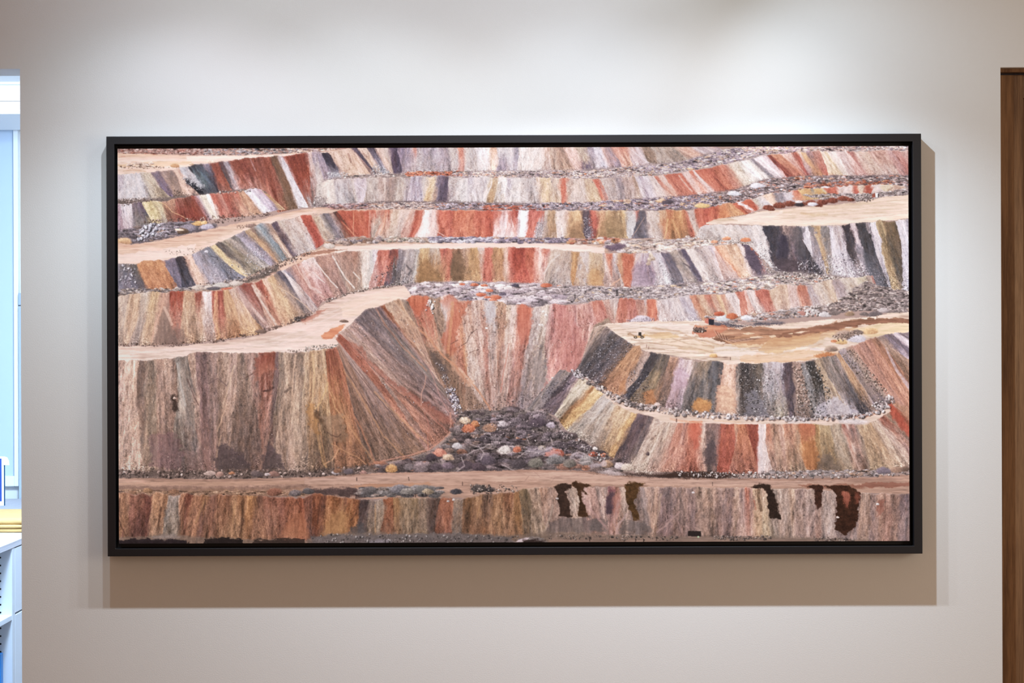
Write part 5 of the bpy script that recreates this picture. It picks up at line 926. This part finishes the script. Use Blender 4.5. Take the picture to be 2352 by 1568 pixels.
face(G13T,G13B,'''262 262 a07454 7c5c40;300 290 8c5c46 84584a 74544a;332 322 7c4a3c 70443a 6c4a44;350 335 ac7c52 9c7858 84705c;385 370 8e8a84 8a8478 7a7468;412 412 a06c4a 94684c 8c6c50;428 418 744030 8a5c46 7c5c4c;440 424 a06e4a 9c6c4c 8a6448;467 450 a47448 846050 5c4a4c;482 466 8c624e 8a6048 8c684c;497 490 a06a46 9c7050 967452;520 515 8c5c40 9c704c 967650;530 530 a0744c a07850 967450;545 545 a06c3e 98704a 94704c;565 560 aa7238 946438 8c6444;582 576 8e6238 94684a 946c4c;590 597 6c4c3c 94684c 946c4c;604 615 925a42 946850 8e6246;640 640 8e5642 905a44 8a6048;662 650 a45c3a a06040 a06844;686 690 964a2d a45834 a05c3c;696 705 8a5440 8a5c48 6c5450;720 715 96522d 84482c 6c4434;738 730 6c4434 84502f 5c443c;750 742 96582d a06c3c 96724a;786 775 8c5c40 a87840 aa7a44;798 792 96562d a06430 8c5c3c;828 815 4c4244 544848 54484a;848 840 7c7068 847868 746858;861 858 8e867a 887c68 807460;882 882 96522d 845438 806048;905 905 a07844 8c6c48 806850;915 925 8e7a5a 84745c 7a6c58;945 940 86724f 84745c 807058;962 965 867662 887864 84785f;982 985 64544c 605048 544a46;1010 995 965a3d 9c6044 8c5844;1042 1035 8e8272 7c6c5c 747470;1064 1060 7e5a34 7c5c40 7c5c40;1090 1090 a47c50 8a6848 805c44;1106 1105 6c5848 846448 94643c;1132 1125 a0764c a07c54 947050;1156 1160 8e5e3c 94704f 8c6c50;1180 1175 a47440 98703f 8c6440;1192 1205 7c6c4c 746650 806c54;1214 1235 a28e7a a0907c 8c8068;1240 1250 aa8870 a48c7c 98887c;1260 1262 ae9686 a08c80 948478;1304 1320 b2a696 b0a294 8c7c70;1330 1345 b29a92 a88c84 94807c;1348 1360 b09286 a88a80 a48478;1368 1390 a29289 a08c84 9e887f;1396 1400 8e666a a07c78 a88e86;1410 1410 aa7866 b08470 b0968a;1425 1425 a89a8e a09084 847c78;1440 1445 8e7e76 807470 6c6664;1470 1475 968c8a 8a7f7a 786c68;1482 1500 a28e82 a08a7c 84746c;1504 1492 b29682 b0947f a48c7c;1516 1508 7e7272 806f70 806c6c;1550 1545 968279 8c7870 8c7671;1580 1580 8e7c76 847271 7c6c6a;1600 1600 9e8a79 947f72 8c7a6f;1632 1632 a68e7e a08a7a 947f72;1645 1645 968279 8c7872 84706c;1666 1660 8e7a72 847270 7c6a68;1686 1680 ae9682 a48c7c 96826f;1698 1695 7c6c68 8c7a74 9c8478;1706 1705 aa928a a88c84 a88c80;1711 1715 b46249 b07464 b08c7c;1722 1722 9e8279 a88c80 ac9080;1729 1735 c2a682 bca07c b09070;1746 1752 b69e86 b0a080 a09478;1762 1776 b2a696 a0948a 8c8474;1788 1792 aea296 a8988c a08c80;1800 1806 9e8e82 a0948a 9e8e82;1812 1816 b69e86 ae9884 a89484;1826 1826 9e8c86 a08f86 a08c84;1850 1850 aa9a8e a89690 a4908a;1875 1870 9e8e86 a08a80 a48478;1888 1888 a2968e 9c948f 8c8484;1920 1915 8e7e76 80706c 807878;1978 1970 9e8a7a 968072 8c7a6c;2000 2000 8c7c76 847472 847470;2013 2015 a28676 a08474 a08474;2030 2025 9e8272 947466 947468;2050 2045 8e766a 8c7468 8a7468;2066 2060 72666c 746868 74686a;2106 2106 72666c 74686a''',jit=3.5,gravel=.15,streak=1.5,lump=1.6,crest=.35,tint=('a07a5c',.22))
# dark damp stains
for p,c in (([(1272,1118),(1282,1112),(1297,1109),(1310,1113),(1312,1122),(1299,1128),(1302,1142),(1310,1155),(1312,1180),(1317,1187),(1284,1186),(1286,1165),(1279,1145),(1283,1130)],'3e2e24'),
  ([(1311,1113),(1322,1105),(1335,1108),(1358,1114),(1344,1121),(1341,1128),(1352,1138),(1344,1135),(1337,1127),(1338,1148),(1346,1168),(1352,1186),(1326,1185),(1331,1165),(1330,1140),(1325,1123)],'46301c'),
  ([(1433,1111),(1450,1106),(1483,1110),(1468,1119),(1463,1132),(1458,1152),(1465,1176),(1471,1192),(1456,1194),(1448,1172),(1440,1152),(1437,1126)],'523a1c'),
  ([(1724,1119),(1745,1110),(1770,1113),(1775,1124),(1780,1142),(1790,1178),(1794,1191),(1768,1191),(1765,1160),(1760,1130),(1750,1121),(1735,1122)],'35281f'),
  ([(1852,1117),(1880,1112),(1890,1116),(1888,1132),(1886,1160),(1876,1170),(1871,1142),(1870,1124)],'422a1e'),
  ([(1888,1116),(1920,1113),(1950,1115),(1975,1128),(1976,1142),(1968,1180),(1968,1206),(1942,1228),(1918,1214),(1922,1160),(1921,1132),(1906,1120)],'40281a')):
    poly(p,c,c,'stain',rag=3,amp=1.5)
poly([(1932,1127),(1950,1128),(1953,1146),(1946,1168),(1938,1150)],'a45c42','985038','slope',rag=2);poly([(1963,1130),(1975,1132),(1974,1152),(1966,1156)],'8a4a34','slope',alpha=.8)
poly([(1398,1130),(1410,1126),(1408,1160),(1404,1182),(1390,1180),(1394,1150)],'5c484e','54444a','slope',rag=4);path([(1400,1126),(1412,1126)],5,'7c4c54',.8)
poly([(1408,1140),(1424,1130),(1426,1165),(1414,1190),(1408,1170)],'a87464','a06c5c','slope',rag=4,alpha=.7)
path([(1742,1125),(1744,1150),(1748,1172)],6,'5c4834',.7);path([(1732,1150),(1736,1170)],4,'a86048',.6)
poly([(2012,1155),(2030,1145),(2030,1175),(2016,1190)],'8c503c','94604c','slope',rag=4,alpha=.7)
poly([(1272,1188),(1320,1186),(1400,1195),(1386,1222),(1300,1224),(1255,1224)],'5e5654','6a625e','slope',rag=9,alpha=.62);poly([(1430,1200),(1450,1192),(1490,1205),(1500,1224),(1420,1224)],'66605c','645c58','slope',rag=9,alpha=.6);poly([(1356,1196),(1378,1190),(1386,1220),(1352,1220)],'6a625e','66605c','gritty',rag=5,alpha=.7)
path([(1340,1150),(1370,1185),(1395,1215)],5,'b09088',.7);path([(1440,1180),(1420,1205),(1415,1225)],5,'b49c94',.7);path([(1420,1150),(1412,1200),(1420,1226)],6,'ae928a',.6);path([(1518,1135),(1514,1170),(1505,1200)],5,'b09880',.7);path([(1560,1175),(1530,1205),(1510,1222)],4,'b0948a',.7);path([(1555,1190),(1565,1222)],3,'a88c84',.6);path([(1270,1160),(1262,1190),(1250,1222)],4,'b0a08c',.7)
for p in ([(275,1145),(272,1190),(290,1235)],[(318,1150),(320,1190)],[(370,1165),(362,1215)],[(425,1145),(415,1180)],[(508,1140),(500,1165)],[(556,1150),(556,1205)],[(590,1145),(596,1165)],[(560,1195),(550,1230)],[(680,1150),(690,1165)],[(735,1150),(730,1200)],[(824,1150),(818,1180),(806,1195)],[(905,1160),(905,1185)],[(998,1150),(1000,1170)],[(1112,1150),(1115,1190)]):
    path(p,3.5,'4c3428',.55)
for p in ([(788,1150),(784,1190),(775,1230)],[(810,1148),(800,1190)],[(905,1145),(908,1200)],[(540,1150),(535,1200)],[(862,1160),(862,1225)],[(470,1150),(450,1200)],[(1105,1150),(1095,1190)]):
    path(p,3.5,'b88c54',.5)
poly([(640,1230),(668,1190),(690,1175),(705,1200),(712,1235)],'a4623c','a86c44','slope',rag=4,alpha=.6);poly([(735,1232),(760,1180),(790,1170),(800,1215),(780,1238)],'a87840','ac7c44','slope',rag=5,alpha=.6)
poly([(805,1215),(830,1195),(845,1225),(800,1240)],'54504f','5c5856','gritty',rag=5,alpha=.8)
# ground strip along the bottom
poly([(255,1236),(380,1228),(500,1236),(700,1240),(760,1226),(850,1222),(1000,1226),(1200,1228),(1260,1220),(1400,1226),(1560,1230),(1700,1232),(1900,1234),(2000,1240),(2000,1256),(255,1256)],'807060','746456','gritty',alpha=.8,rag=4)
poly([(264,1240),(330,1237),(430,1240),(430,1256),(264,1256)],'30282a','2c2424','stain',rag=5);poly([(470,1238),(500,1234),(560,1240),(560,1256),(470,1256)],'2c2422','stain',rag=5);poly([(580,1240),(700,1236),(710,1256),(580,1256)],'3a2e28','302622','stain',rag=6,alpha=.85)
poly([(715,1230),(780,1228),(1000,1224),(1180,1232),(1180,1256),(715,1256)],'6c6664','625a58','gritty',rag=5,alpha=.85)
poly([(1190,1236),(1240,1232),(1260,1246),(1190,1250)],'8c8886','gritty',alpha=.8);poly([(1196,1238),(1215,1234),(1210,1244),(1180,1246)],'c4bcc4',rag=3);poly([(1200,1240),(1250,1238),(1256,1256),(1200,1256)],'382c28','gritty',rag=4)
poly([(1260,1236),(1640,1232),(1990,1240),(1990,1256),(1260,1256)],'8c7c70','94806f',amp=1.2,alpha=.8)
poly([(850,1240),(900,1238),(900,1248),(850,1248)],'9a98a0','8a868c','gritty',alpha=.6);poly([(345,1232),(400,1226),(415,1236),(350,1238)],'9c9088','948880','gritty',alpha=.7)
stones([(715,1226),(1190,1228),(1190,1248),(715,1250)],240,.8,3,'94908c 5a5450 a8a29c 484240')
stones([(1260,1228),(1560,1232),(1560,1240),(1260,1238)],160,.7,2.4,'5a5450 94887e 3c3632')
stones([(1632,1230),(1700,1230),(1770,1228),(1770,1238),(1640,1240)],160,.8,2.6,'4c4440 94887e 6c625c')
stones([(1875,1232),(1960,1236),(1960,1248),(1860,1248)],160,.8,3,'3c3230 94887e 6c5c54')
poly([(1580,1219),(1610,1219),(1611,1232),(1580,1231)],'2e2624',kind='flat',rag=.5);mound(1604,1233,2.6,2.8,hx('b4d8a0'),.1,.03,.1)
for x,y in ((820,1100),(939,1099),(886,1242),(894,1246),(818,1140),(838,1138),(955,1138),(978,1134),(1062,1110),(774,1018),(1120,1142),(1124,1150),(1355,1238),(1434,1240),(1460,1242),(1478,1242),(1508,1238),(1528,1192),(1534,1188),(1551,1166),(1554,965),(1637,1112),(1635,1250)):
    path([(x,y-3.5),(x,y+3.5)],1.8,'2c2220',.85)
for x,y,c in ((1042,1148,'d0ccc8'),(1030,1151,'b0aca8'),(2016,1158,'d8d4cc'),(1924,1188,'d8c8bc'),(1592,1131,'d8d0d0'),(1280,1145,'b0a8a4')):
    mound(x,y,4,3.4,hx(c))
_r = np.maximum(IMG[..., 0] - IMG[..., 1] - 0.16, 0)
IMG[..., 1] += 0.16 * _r
IMG[..., 2] += 0.12 * _r + 0.14 * np.maximum(IMG[..., 1] - IMG[..., 2], 0)
_l = (IMG @ np.array([0.3, 0.59, 0.11], np.float32))[..., None]
_s = 0.92 - 0.42 * (IMG.max(-1) - IMG.min(-1))[..., None]
IMG = _l + (IMG - _l) * _s
_g = np.interp(np.arange(PH) + PY0, [330, 700, 880, 1080, 1100, 1250], [1.21, 1.20, 1.15, 1.09, 1.02, 0.99]).astype(np.float32)[:, None] * np.ones((1, PW), np.float32)
_low = (_YY + PY0 > 1124) & (_XX + PX0 < 1300)
_g *= np.where(_low, np.interp(_XX[0] + PX0, [262, 1150, 1270], [0.98, 0.97, 1.0])[None, :], 1)
IMG = (IMG + 0.12 * (IMG - 0.5) * (1 - np.abs(2 * IMG - 1))) * _g[..., None] * np.array([1.032, 0.982, 0.998], np.float32)
IMG = np.where(IMG > 0.8, 0.8 + (IMG - 0.8) * 0.62, IMG)
IMG = np.clip(IMG, 0.02, 0.97)
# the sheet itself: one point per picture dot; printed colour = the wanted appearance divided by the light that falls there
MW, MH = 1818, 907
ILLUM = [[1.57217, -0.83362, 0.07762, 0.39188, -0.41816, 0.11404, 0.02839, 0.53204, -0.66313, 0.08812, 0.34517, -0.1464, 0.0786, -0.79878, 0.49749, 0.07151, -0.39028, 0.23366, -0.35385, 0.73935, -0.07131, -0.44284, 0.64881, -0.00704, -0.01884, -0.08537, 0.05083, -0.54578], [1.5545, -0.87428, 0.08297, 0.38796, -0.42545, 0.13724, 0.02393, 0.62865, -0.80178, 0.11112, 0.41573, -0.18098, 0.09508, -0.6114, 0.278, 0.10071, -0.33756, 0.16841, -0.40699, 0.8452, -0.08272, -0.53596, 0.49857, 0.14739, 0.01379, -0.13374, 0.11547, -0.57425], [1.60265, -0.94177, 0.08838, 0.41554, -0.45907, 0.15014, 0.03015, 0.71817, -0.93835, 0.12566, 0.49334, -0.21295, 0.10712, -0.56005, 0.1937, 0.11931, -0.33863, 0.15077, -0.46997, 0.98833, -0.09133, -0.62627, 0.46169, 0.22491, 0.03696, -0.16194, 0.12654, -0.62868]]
_u = np.linspace(0, 1, MW); _v = np.linspace(0, 1, MH)          # v = 0 at the upper edge
_U, _V = np.meshgrid(_u, _v)
CORN = ((270.6, 341.0), (2086.2, 336.0), (2089.3, 1241.6), (273.2, 1248.4))      # where the sheet's corners lie on the canvas
_cx = (CORN[0][0] * (1 - _U) + CORN[1][0] * _U) * (1 - _V) + (CORN[3][0] * (1 - _U) + CORN[2][0] * _U) * _V - PX0
_cy = (CORN[0][1] * (1 - _U) + CORN[1][1] * _U) * (1 - _V) + (CORN[3][1] * (1 - _U) + CORN[2][1] * _U) * _V - PY0
_ix = np.clip(_cx.astype(int), 0, PW - 2); _iy = np.clip(_cy.astype(int), 0, PH - 2)
_fx = (_cx - _ix)[..., None].astype(np.float32); _fy = (_cy - _iy)[..., None].astype(np.float32)
_pix = (IMG[_iy, _ix] * (1 - _fx) + IMG[_iy, _ix + 1] * _fx) * (1 - _fy) + (IMG[_iy + 1, _ix] * (1 - _fx) + IMG[_iy + 1, _ix + 1] * _fx) * _fy
_lin = np.where(_pix <= 0.04045, _pix / 12.92, ((_pix + 0.055) / 1.055) ** 2.4)
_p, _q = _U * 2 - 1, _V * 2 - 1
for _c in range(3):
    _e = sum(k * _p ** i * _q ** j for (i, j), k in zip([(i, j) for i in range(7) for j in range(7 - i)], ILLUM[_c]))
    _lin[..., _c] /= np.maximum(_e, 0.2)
_lin = np.clip(_lin, 0.0, 0.95)
_me = bpy.data.meshes.new('print')
_X = PXA + (PXB - PXA) * _U; _Z = PZB + (PZA - PZB) * _V
_co = np.stack([_X, np.full_like(_X, PY), _Z], -1).astype(np.float32)
_bx = PY + 0.0016
_n = MW * MH
_me.vertices.add(_n + 4)
_all = np.concatenate([_co.reshape(-1, 3), np.array([(PXA, _bx, PZB), (PXB, _bx, PZB), (PXB, _bx, PZA), (PXA, _bx, PZA)], np.float32)])
_me.vertices.foreach_set('co', _all.ravel())
_i = np.arange(_n).reshape(MH, MW)
_f = np.stack([_i[:-1, :-1], _i[1:, :-1], _i[1:, 1:], _i[:-1, 1:]], -1).reshape(-1, 4)
_a, _b, _c2, _d = _i[0, 0], _i[0, -1], _i[-1, -1], _i[-1, 0]
_sides = np.array([(_a, _b, _n + 1, _n), (_b, _c2, _n + 2, _n + 1), (_c2, _d, _n + 3, _n + 2), (_d, _a, _n, _n + 3), (_n, _n + 1, _n + 2, _n + 3)])
_f = np.concatenate([_f, _sides]).astype(np.int32)
_me.loops.add(_f.size); _me.loops.foreach_set('vertex_index', _f.ravel())
_me.polygons.add(len(_f)); _me.polygons.foreach_set('loop_start', np.arange(0, _f.size, 4, dtype=np.int32))
_me.update(calc_edges=True)
_at = _me.color_attributes.new('ink', 'FLOAT_COLOR', 'POINT')
_col = np.ones((_n + 4, 4), np.float32)
_col[:_n, :3] = _lin.reshape(-1, 3)
_at.data.foreach_set('color', _col.ravel())
ink = bpy.data.materials.new('printed_paper'); ink.use_nodes = True
_nt = ink.node_tree; _bs = _nt.nodes['Principled BSDF']
_bs.inputs['Roughness'].default_value = 0.65; _bs.inputs['Specular IOR Level'].default_value = 0.06
_vc = _nt.nodes.new('ShaderNodeVertexColor'); _vc.layer_name = 'ink'
_tc = _nt.nodes.new('ShaderNodeTexCoord'); _tn = _nt.nodes.new('ShaderNodeTexNoise')
_tn.inputs['Scale'].default_value = 900; _tn.inputs['Detail'].default_value = 2
_nt.links.new(_tc.outputs['Object'], _tn.inputs['Vector'])
_mr = _nt.nodes.new('ShaderNodeMapRange'); _mr.inputs['To Min'].default_value = 0.88; _mr.inputs['To Max'].default_value = 1.12
_nt.links.new(_tn.outputs['Fac'], _mr.inputs['Value'])
_sc = _nt.nodes.new('ShaderNodeVectorMath'); _sc.operation = 'SCALE'
_nt.links.new(_vc.outputs[0], _sc.inputs[0]); _nt.links.new(_mr.outputs[0], _sc.inputs['Scale'])
_nt.links.new(_sc.outputs[0], _bs.inputs['Base Color'])
_me.materials.append(ink)
_po = bpy.data.objects.new('print', _me); COL.objects.link(_po)
_po.parent = pic; _po.matrix_parent_inverse = Matrix.Translation(-Vector(pic.location))
_po['label'] = 'photograph of terraced ochre, red, grey and white mine slopes with a pale road below'

# ---------------------------------------------------------------- the office seen through the opening on the left
laminate = material('pale_laminate', (0.70, 0.75, 0.82), 0.4, 0.4)
carcass = material('carcass_board', (0.66, 0.70, 0.76), 0.5, 0.3)
edge_wood = wood('limed_wood', 'b4b2bc', 'd4d3da', (1.5, 1.5, 90), 2.0, 0.5)
top_wood = wood('limed_wood_top', 'b8b5ba', 'cfccd0', (60, 3, 60), 1.5, 0.5)
dark_hole = material('dark_hole', (0.01, 0.01, 0.012), 0.8, 0.2)
kraft = material('kraft_paper', (0.60, 0.40, 0.16), 0.7, 0.2, bump=(24, 0.4, 0.01), mottled=0.06, scale=18)
white_plastic = material('white_plastic', (0.82, 0.85, 0.88), 0.35, 0.4)
blue_cloth = material('dark_blue_cover', (0.02, 0.06, 0.30), 0.5, 0.4)
teal_cover = material('dark_teal_cover', (0.01, 0.07, 0.14), 0.5, 0.4)
bright_blue = material('bright_blue_cover', (0.02, 0.22, 0.62), 0.4, 0.4)
orange_plastic = material('orange_plastic', (0.80, 0.20, 0.05), 0.4, 0.4)
cream_plastic = material('cream_plastic', (0.75, 0.62, 0.42), 0.5, 0.3)
grey_fabric = material('grey_blue_fabric', (0.42, 0.50, 0.60), 0.9, 0.1, bump=(700, 0.2, 0.001))

XF = -1.4975        # plane of the cabinet fronts
bc = thing('bookcase', 'open pale laminate bookcase below the worktop in the office', 'bookcase', (-1.70, 1.05, 0))
boxes('side_panel', carcass, (-1.87, XF, 1.360, 1.378, 0.0, 0.887), parent=bc)
boxes('side_panel', carcass, (-1.87, XF, 0.740, 0.758, 0.0, 0.887), parent=bc)
boxes('back_panel', carcass, (-1.876, -1.87, 0.740, 1.378, 0.0, 0.887), parent=bc)
for z in (0.672, 0.30, 0.06):
    boxes('shelf', laminate, (-1.868, XF - 0.001, 0.758, 1.360, z - (0 if z > 0.6 else 0.0155), z + (0.0155 if z > 0.6 else 0)), parent=bc, bevel=0.001)
for i in range(-8, 8):
    z = 0.695 + 0.02345 * i
    if z < 0.86 and not 0.660 < z < 0.690:
        bm = bmesh.new()
        add_tube(bm, (-1.5328, 1.3595, z), (-1.5328, 1.362, z), 0.0028)
        obj('pin_hole', bm, dark_hole, bc)
bk = tag(boxes('book', bright_blue, (-1.70, -1.5215, 1.318, 1.346, 0.3002, 0.578), bevel=0.002), 'bright blue book upright in the open bookcase', 'book')

du = thing('drawer_unit', 'pale blue-white drawer unit with two fronts beside the open bookcase', 'drawer unit', (-1.70, 1.80, 0))
boxes('carcass', carcass, (-1.87, XF - 0.0195, 1.3785, 2.25, 0.0, 0.886), parent=du)
boxes('side_edge', carcass, (-1.60, XF, 1.3785, 1.3925, 0.0, 0.886), parent=du)
boxes('drawer_front', laminate, (XF - 0.019, XF, 1.3945, 2.25, 0.6885, 0.884), parent=du, bevel=0.0015)
boxes('drawer_front', laminate, (XF - 0.019, XF, 1.3945, 2.25, 0.08, 0.6835), parent=du, bevel=0.0015)

wt = thing('worktop', 'limed wood worktop with ribbed front edge over the office cabinets', 'worktop', (-1.75, 1.75, 0.887))
boxes('top_board', top_wood, (-2.15, XF - 0.0005, 0.70, 3.0, 0.8872, 0.905), parent=wt)
boxes('front_edge', edge_wood, (XF - 0.0005, XF + 0.001, 0.70, 3.0, 0.8872, 0.9052), parent=wt, bevel=0.0004)
boxes('support_panel', carcass, (-2.15, XF - 0.02, 2.96, 2.98, 0.0, 0.8872), parent=wt)

def envelope(z0, t, x0, x1, y0, y1, label, seed):
    rnd = random.Random(seed)
    bm = bmesh.new()
    nx, ny = 18, 14
    for top in (0, 1):
        pass
    prof = []
    for k in range(9):                       # rounded front and back folds
        a = math.pi * k / 8 - math.pi / 2
        prof.append((math.cos(a), math.sin(a)))
    rows = []
    for i in range(nx + 1):
        x = x0 + (x1 - x0) * i / nx
        e = min(1.0, (min(i, nx - i) + 0.35) / 1.6)
        sag = 0.0012 * math.sin(i * 1.1 + seed) + 0.0008 * rnd.uniform(-1, 1)
        h = t * e
        loop = [(x, y0 + h * 0.45 * (1 - c), z0 + t / 2 + s * h / 2 * (1 if s < 0 else 1)) for c, s in prof]
        for j in range(1, ny):
            y = y0 + h * 0.45 + (y1 - y0 - h * 0.9) * j / ny
            loop.append((x, y, z0 + t / 2 + h / 2 + sag * math.sin(j * 0.9 + i * 0.4) - 0.0015))
        loop += [(x, y1 - h * 0.45 * (1 - c), z0 + t / 2 - s * h / 2) for c, s in prof]
        for j in range(1, ny):
            y = y1 - h * 0.45 - (y1 - y0 - h * 0.9) * j / ny
            loop.append((x, y, z0 + t / 2 - h / 2))
        rows.append([bm.verts.new(p) for p in loop])
    n = len(rows[0])
    for a, b in zip(rows, rows[1:]):
        for j in range(n):
            bm.faces.new((a[j], a[(j + 1) % n], b[(j + 1) % n], b[j]))
    bm.faces.new(rows[0][::-1]); bm.faces.new(rows[-1])
    return tag(obj('padded_envelope', bm, kraft, smooth=True), label, 'envelope', 'padded envelopes stacked on the worktop')
envelope(0.9052, 0.0150, -1.93, -1.520, 1.650, 1.99, 'lowest kraft padded envelope of the stack, lying on the worktop', 1)
envelope(0.9203, 0.0105, -1.92, -1.516, 1.645, 1.985, 'middle thin kraft padded envelope between the two others', 2)
envelope(0.9309, 0.0200, -1.94, -1.518, 1.648, 2.00, 'thick kraft padded envelope on top of the stack', 3)

mo = thing('desk_monitor', 'slim white-bezelled monitor with dark blue screen standing behind the envelopes', 'monitor', (-1.90, 2.21, 0.9055))
boxes('screen', blue_cloth, (-2.08, -1.7470, 2.1995, 2.203, 0.960, 1.106), parent=mo)
boxes('bezel', white_plastic, (-2.09, -1.7395, 2.2005, 2.214, 0.945, 1.1125), parent=mo, bevel=0.0008)
boxes('side_strip', teal_cover, (-1.7393, -1.7362, 2.2000, 2.2045, 0.945, 1.083), parent=mo)
boxes('stand', white_plastic, (-1.97, -1.87, 2.215, 2.225, 0.9055, 1.02), (-2.0, -1.84, 2.17, 2.27, 0.9055, 0.910), parent=mo, bevel=0.001)
bm = bmesh.new()
v = [bm.verts.new(p) for p in ((-1.7393, 2.197, 1.084), (-1.7190, 2.195, 1.084), (-1.7205, 2.194, 1.098), (-1.7270, 2.196, 1.110), (-1.7393, 2.197, 1.1135))]
w = [bm.verts.new(p.co + Vector((0, 0.004, 0))) for p in v]
bm.faces.new(v); bm.faces.new(w[::-1])
for i in range(5):
    bm.faces.new((v[i], w[i], w[(i + 1) % 5], v[(i + 1) % 5]))
obj('corner_clip', bm, white_plastic, mo)

def cup(x, y, r, label):
    bm = bmesh.new()
    add_tube(bm, (x, y, 0.9055), (x, y, 0.9100), r, r, 20)
    n = 20
    o = [[bm.verts.new((x + q * math.cos(2 * math.pi * i / n), y + q * math.sin(2 * math.pi * i / n), z)) for i in range(n)] for q, z in ((r, 0.906), (r, 0.926), (r - 0.0015, 0.926), (r - 0.0015, 0.909))]
    for a, b in zip(o, o[1:]):
        for i in range(n):
            bm.faces.new((a[i], a[(i + 1) % n], b[(i + 1) % n], b[i]))
    return tag(obj('pen_tray', bm, white_plastic), label, 'pen tray')
cup(-1.7255, 2.56, 0.030, 'low round white pen tray behind the envelope stack')
bm = bmesh.new(); add_tube(bm, (-1.7430, 2.556, 0.9105), (-1.7430, 2.556, 0.948), 0.0028); add_tube(bm, (-1.7430, 2.556, 0.948), (-1.7430, 2.556, 0.953), 0.0028, 0.0012)
tag(obj('pencil', bm, cream_plastic, smooth=True), 'short cream pencil standing beside the monitor edge', 'pencil')
bm = bmesh.new(); add_tube(bm, (-1.7330, 2.556, 0.9105), (-1.7330, 2.556, 0.931), 0.0052); add_tube(bm, (-1.7330, 2.556, 0.931), (-1.7330, 2.556, 0.941), 0.0045)
tag(obj('marker_pen', bm, orange_plastic, smooth=True), 'stubby orange marker behind the envelopes, right of the cream pencil', 'marker')
bm = bmesh.new(); add_tube(bm, (-1.7075, 2.556, 0.9110), (-1.6905, 2.556, 0.945), 0.0028); add_tube(bm, (-1.6905, 2.556, 0.945), (-1.6895, 2.556, 0.947), 0.0026, 0.001)
tag(obj('ballpoint_pen', bm, orange_plastic, smooth=True), 'orange pen leaning right, close to the wall edge', 'pen')

# window with a lowered white blind below a pelmet, and the fabric screen beside it
w1 = struct(thing('window_1', 'white framed office window with blind lowered', 'window', (-2.4, 3.10, 0.95)))
boxes('window_frame', white_plastic, (-1.9150, -1.8972, 3.03, 3.16, 0.95, 2.36), (-2.90, -2.86, 3.03, 3.16, 0.95, 2.36), (-2.86, -1.915, 3.03, 3.16, 0.95, 0.99), parent=w1, bevel=0.002)
glass = bpy.data.materials.new('window_glass'); glass.use_nodes = True
gb = glass.node_tree.nodes['Principled BSDF']; gb.inputs['Transmission Weight'].default_value = 0.95; gb.inputs['Roughness'].default_value = 0.02; gb.inputs['Base Color'].default_value = (0.9, 0.95, 1, 1)
boxes('pane', glass, (-2.86, -1.915, 3.120, 3.126, 0.99, 2.36), parent=w1)
bl = thing('roller_blind', 'pale blue-white roller blind hanging over the office window', 'blind', (-2.4, 3.06, 0.95))
blind_cloth = material('blind_cloth', (0.50, 0.60, 0.74), 0.8, 0.1, bump=(500, 0.1, 0.001))
boxes('cloth', blind_cloth, (-2.84, -1.9195, 3.060, 3.0625, 0.96, 2.40), parent=bl)
boxes('bottom_bar', white_plastic, (-2.84, -1.9195, 3.054, 3.068, 0.945, 0.965), parent=bl, bevel=0.002)
pm = struct(boxes('trim_1', office_paint, (-3.0, 0.0, 2.43, 2.95, 2.3105, 2.355), (-3.0, 0.0, 2.432, 2.95, 2.3565, 2.42), bevel=0.001), 'white pelmet box under the office ceiling', 'trim')
struct(boxes('trim_2', office_paint, (-3.0, 0.0, 2.40, 2.43, 2.412, 2.42)), 'slim cornice line in front of the pelmet', 'trim')
sc = thing('partition_screen', 'grey-blue fabric partition screen left of the wall edge, behind the worktop', 'screen', (-1.5, 2.95, 0))
boxes('fabric_panel', grey_fabric, (-1.8905, -1.15, 3.005, 3.035, 0.10, 1.642), parent=sc)
boxes('cap_rail', material('cap_rail_paint', (0.36, 0.45, 0.56), 0.5, 0.3), (-1.8905, -1.15, 3.005, 3.038, 1.646, 1.692), parent=sc, bevel=0.001)
boxes('foot', white_plastic, (-1.85, -1.80, 3.002, 3.05, 0.0, 0.10), parent=sc)
boxes('foot', white_plastic, (-1.25, -1.20, 3.002, 3.05, 0.0, 0.10), parent=sc)
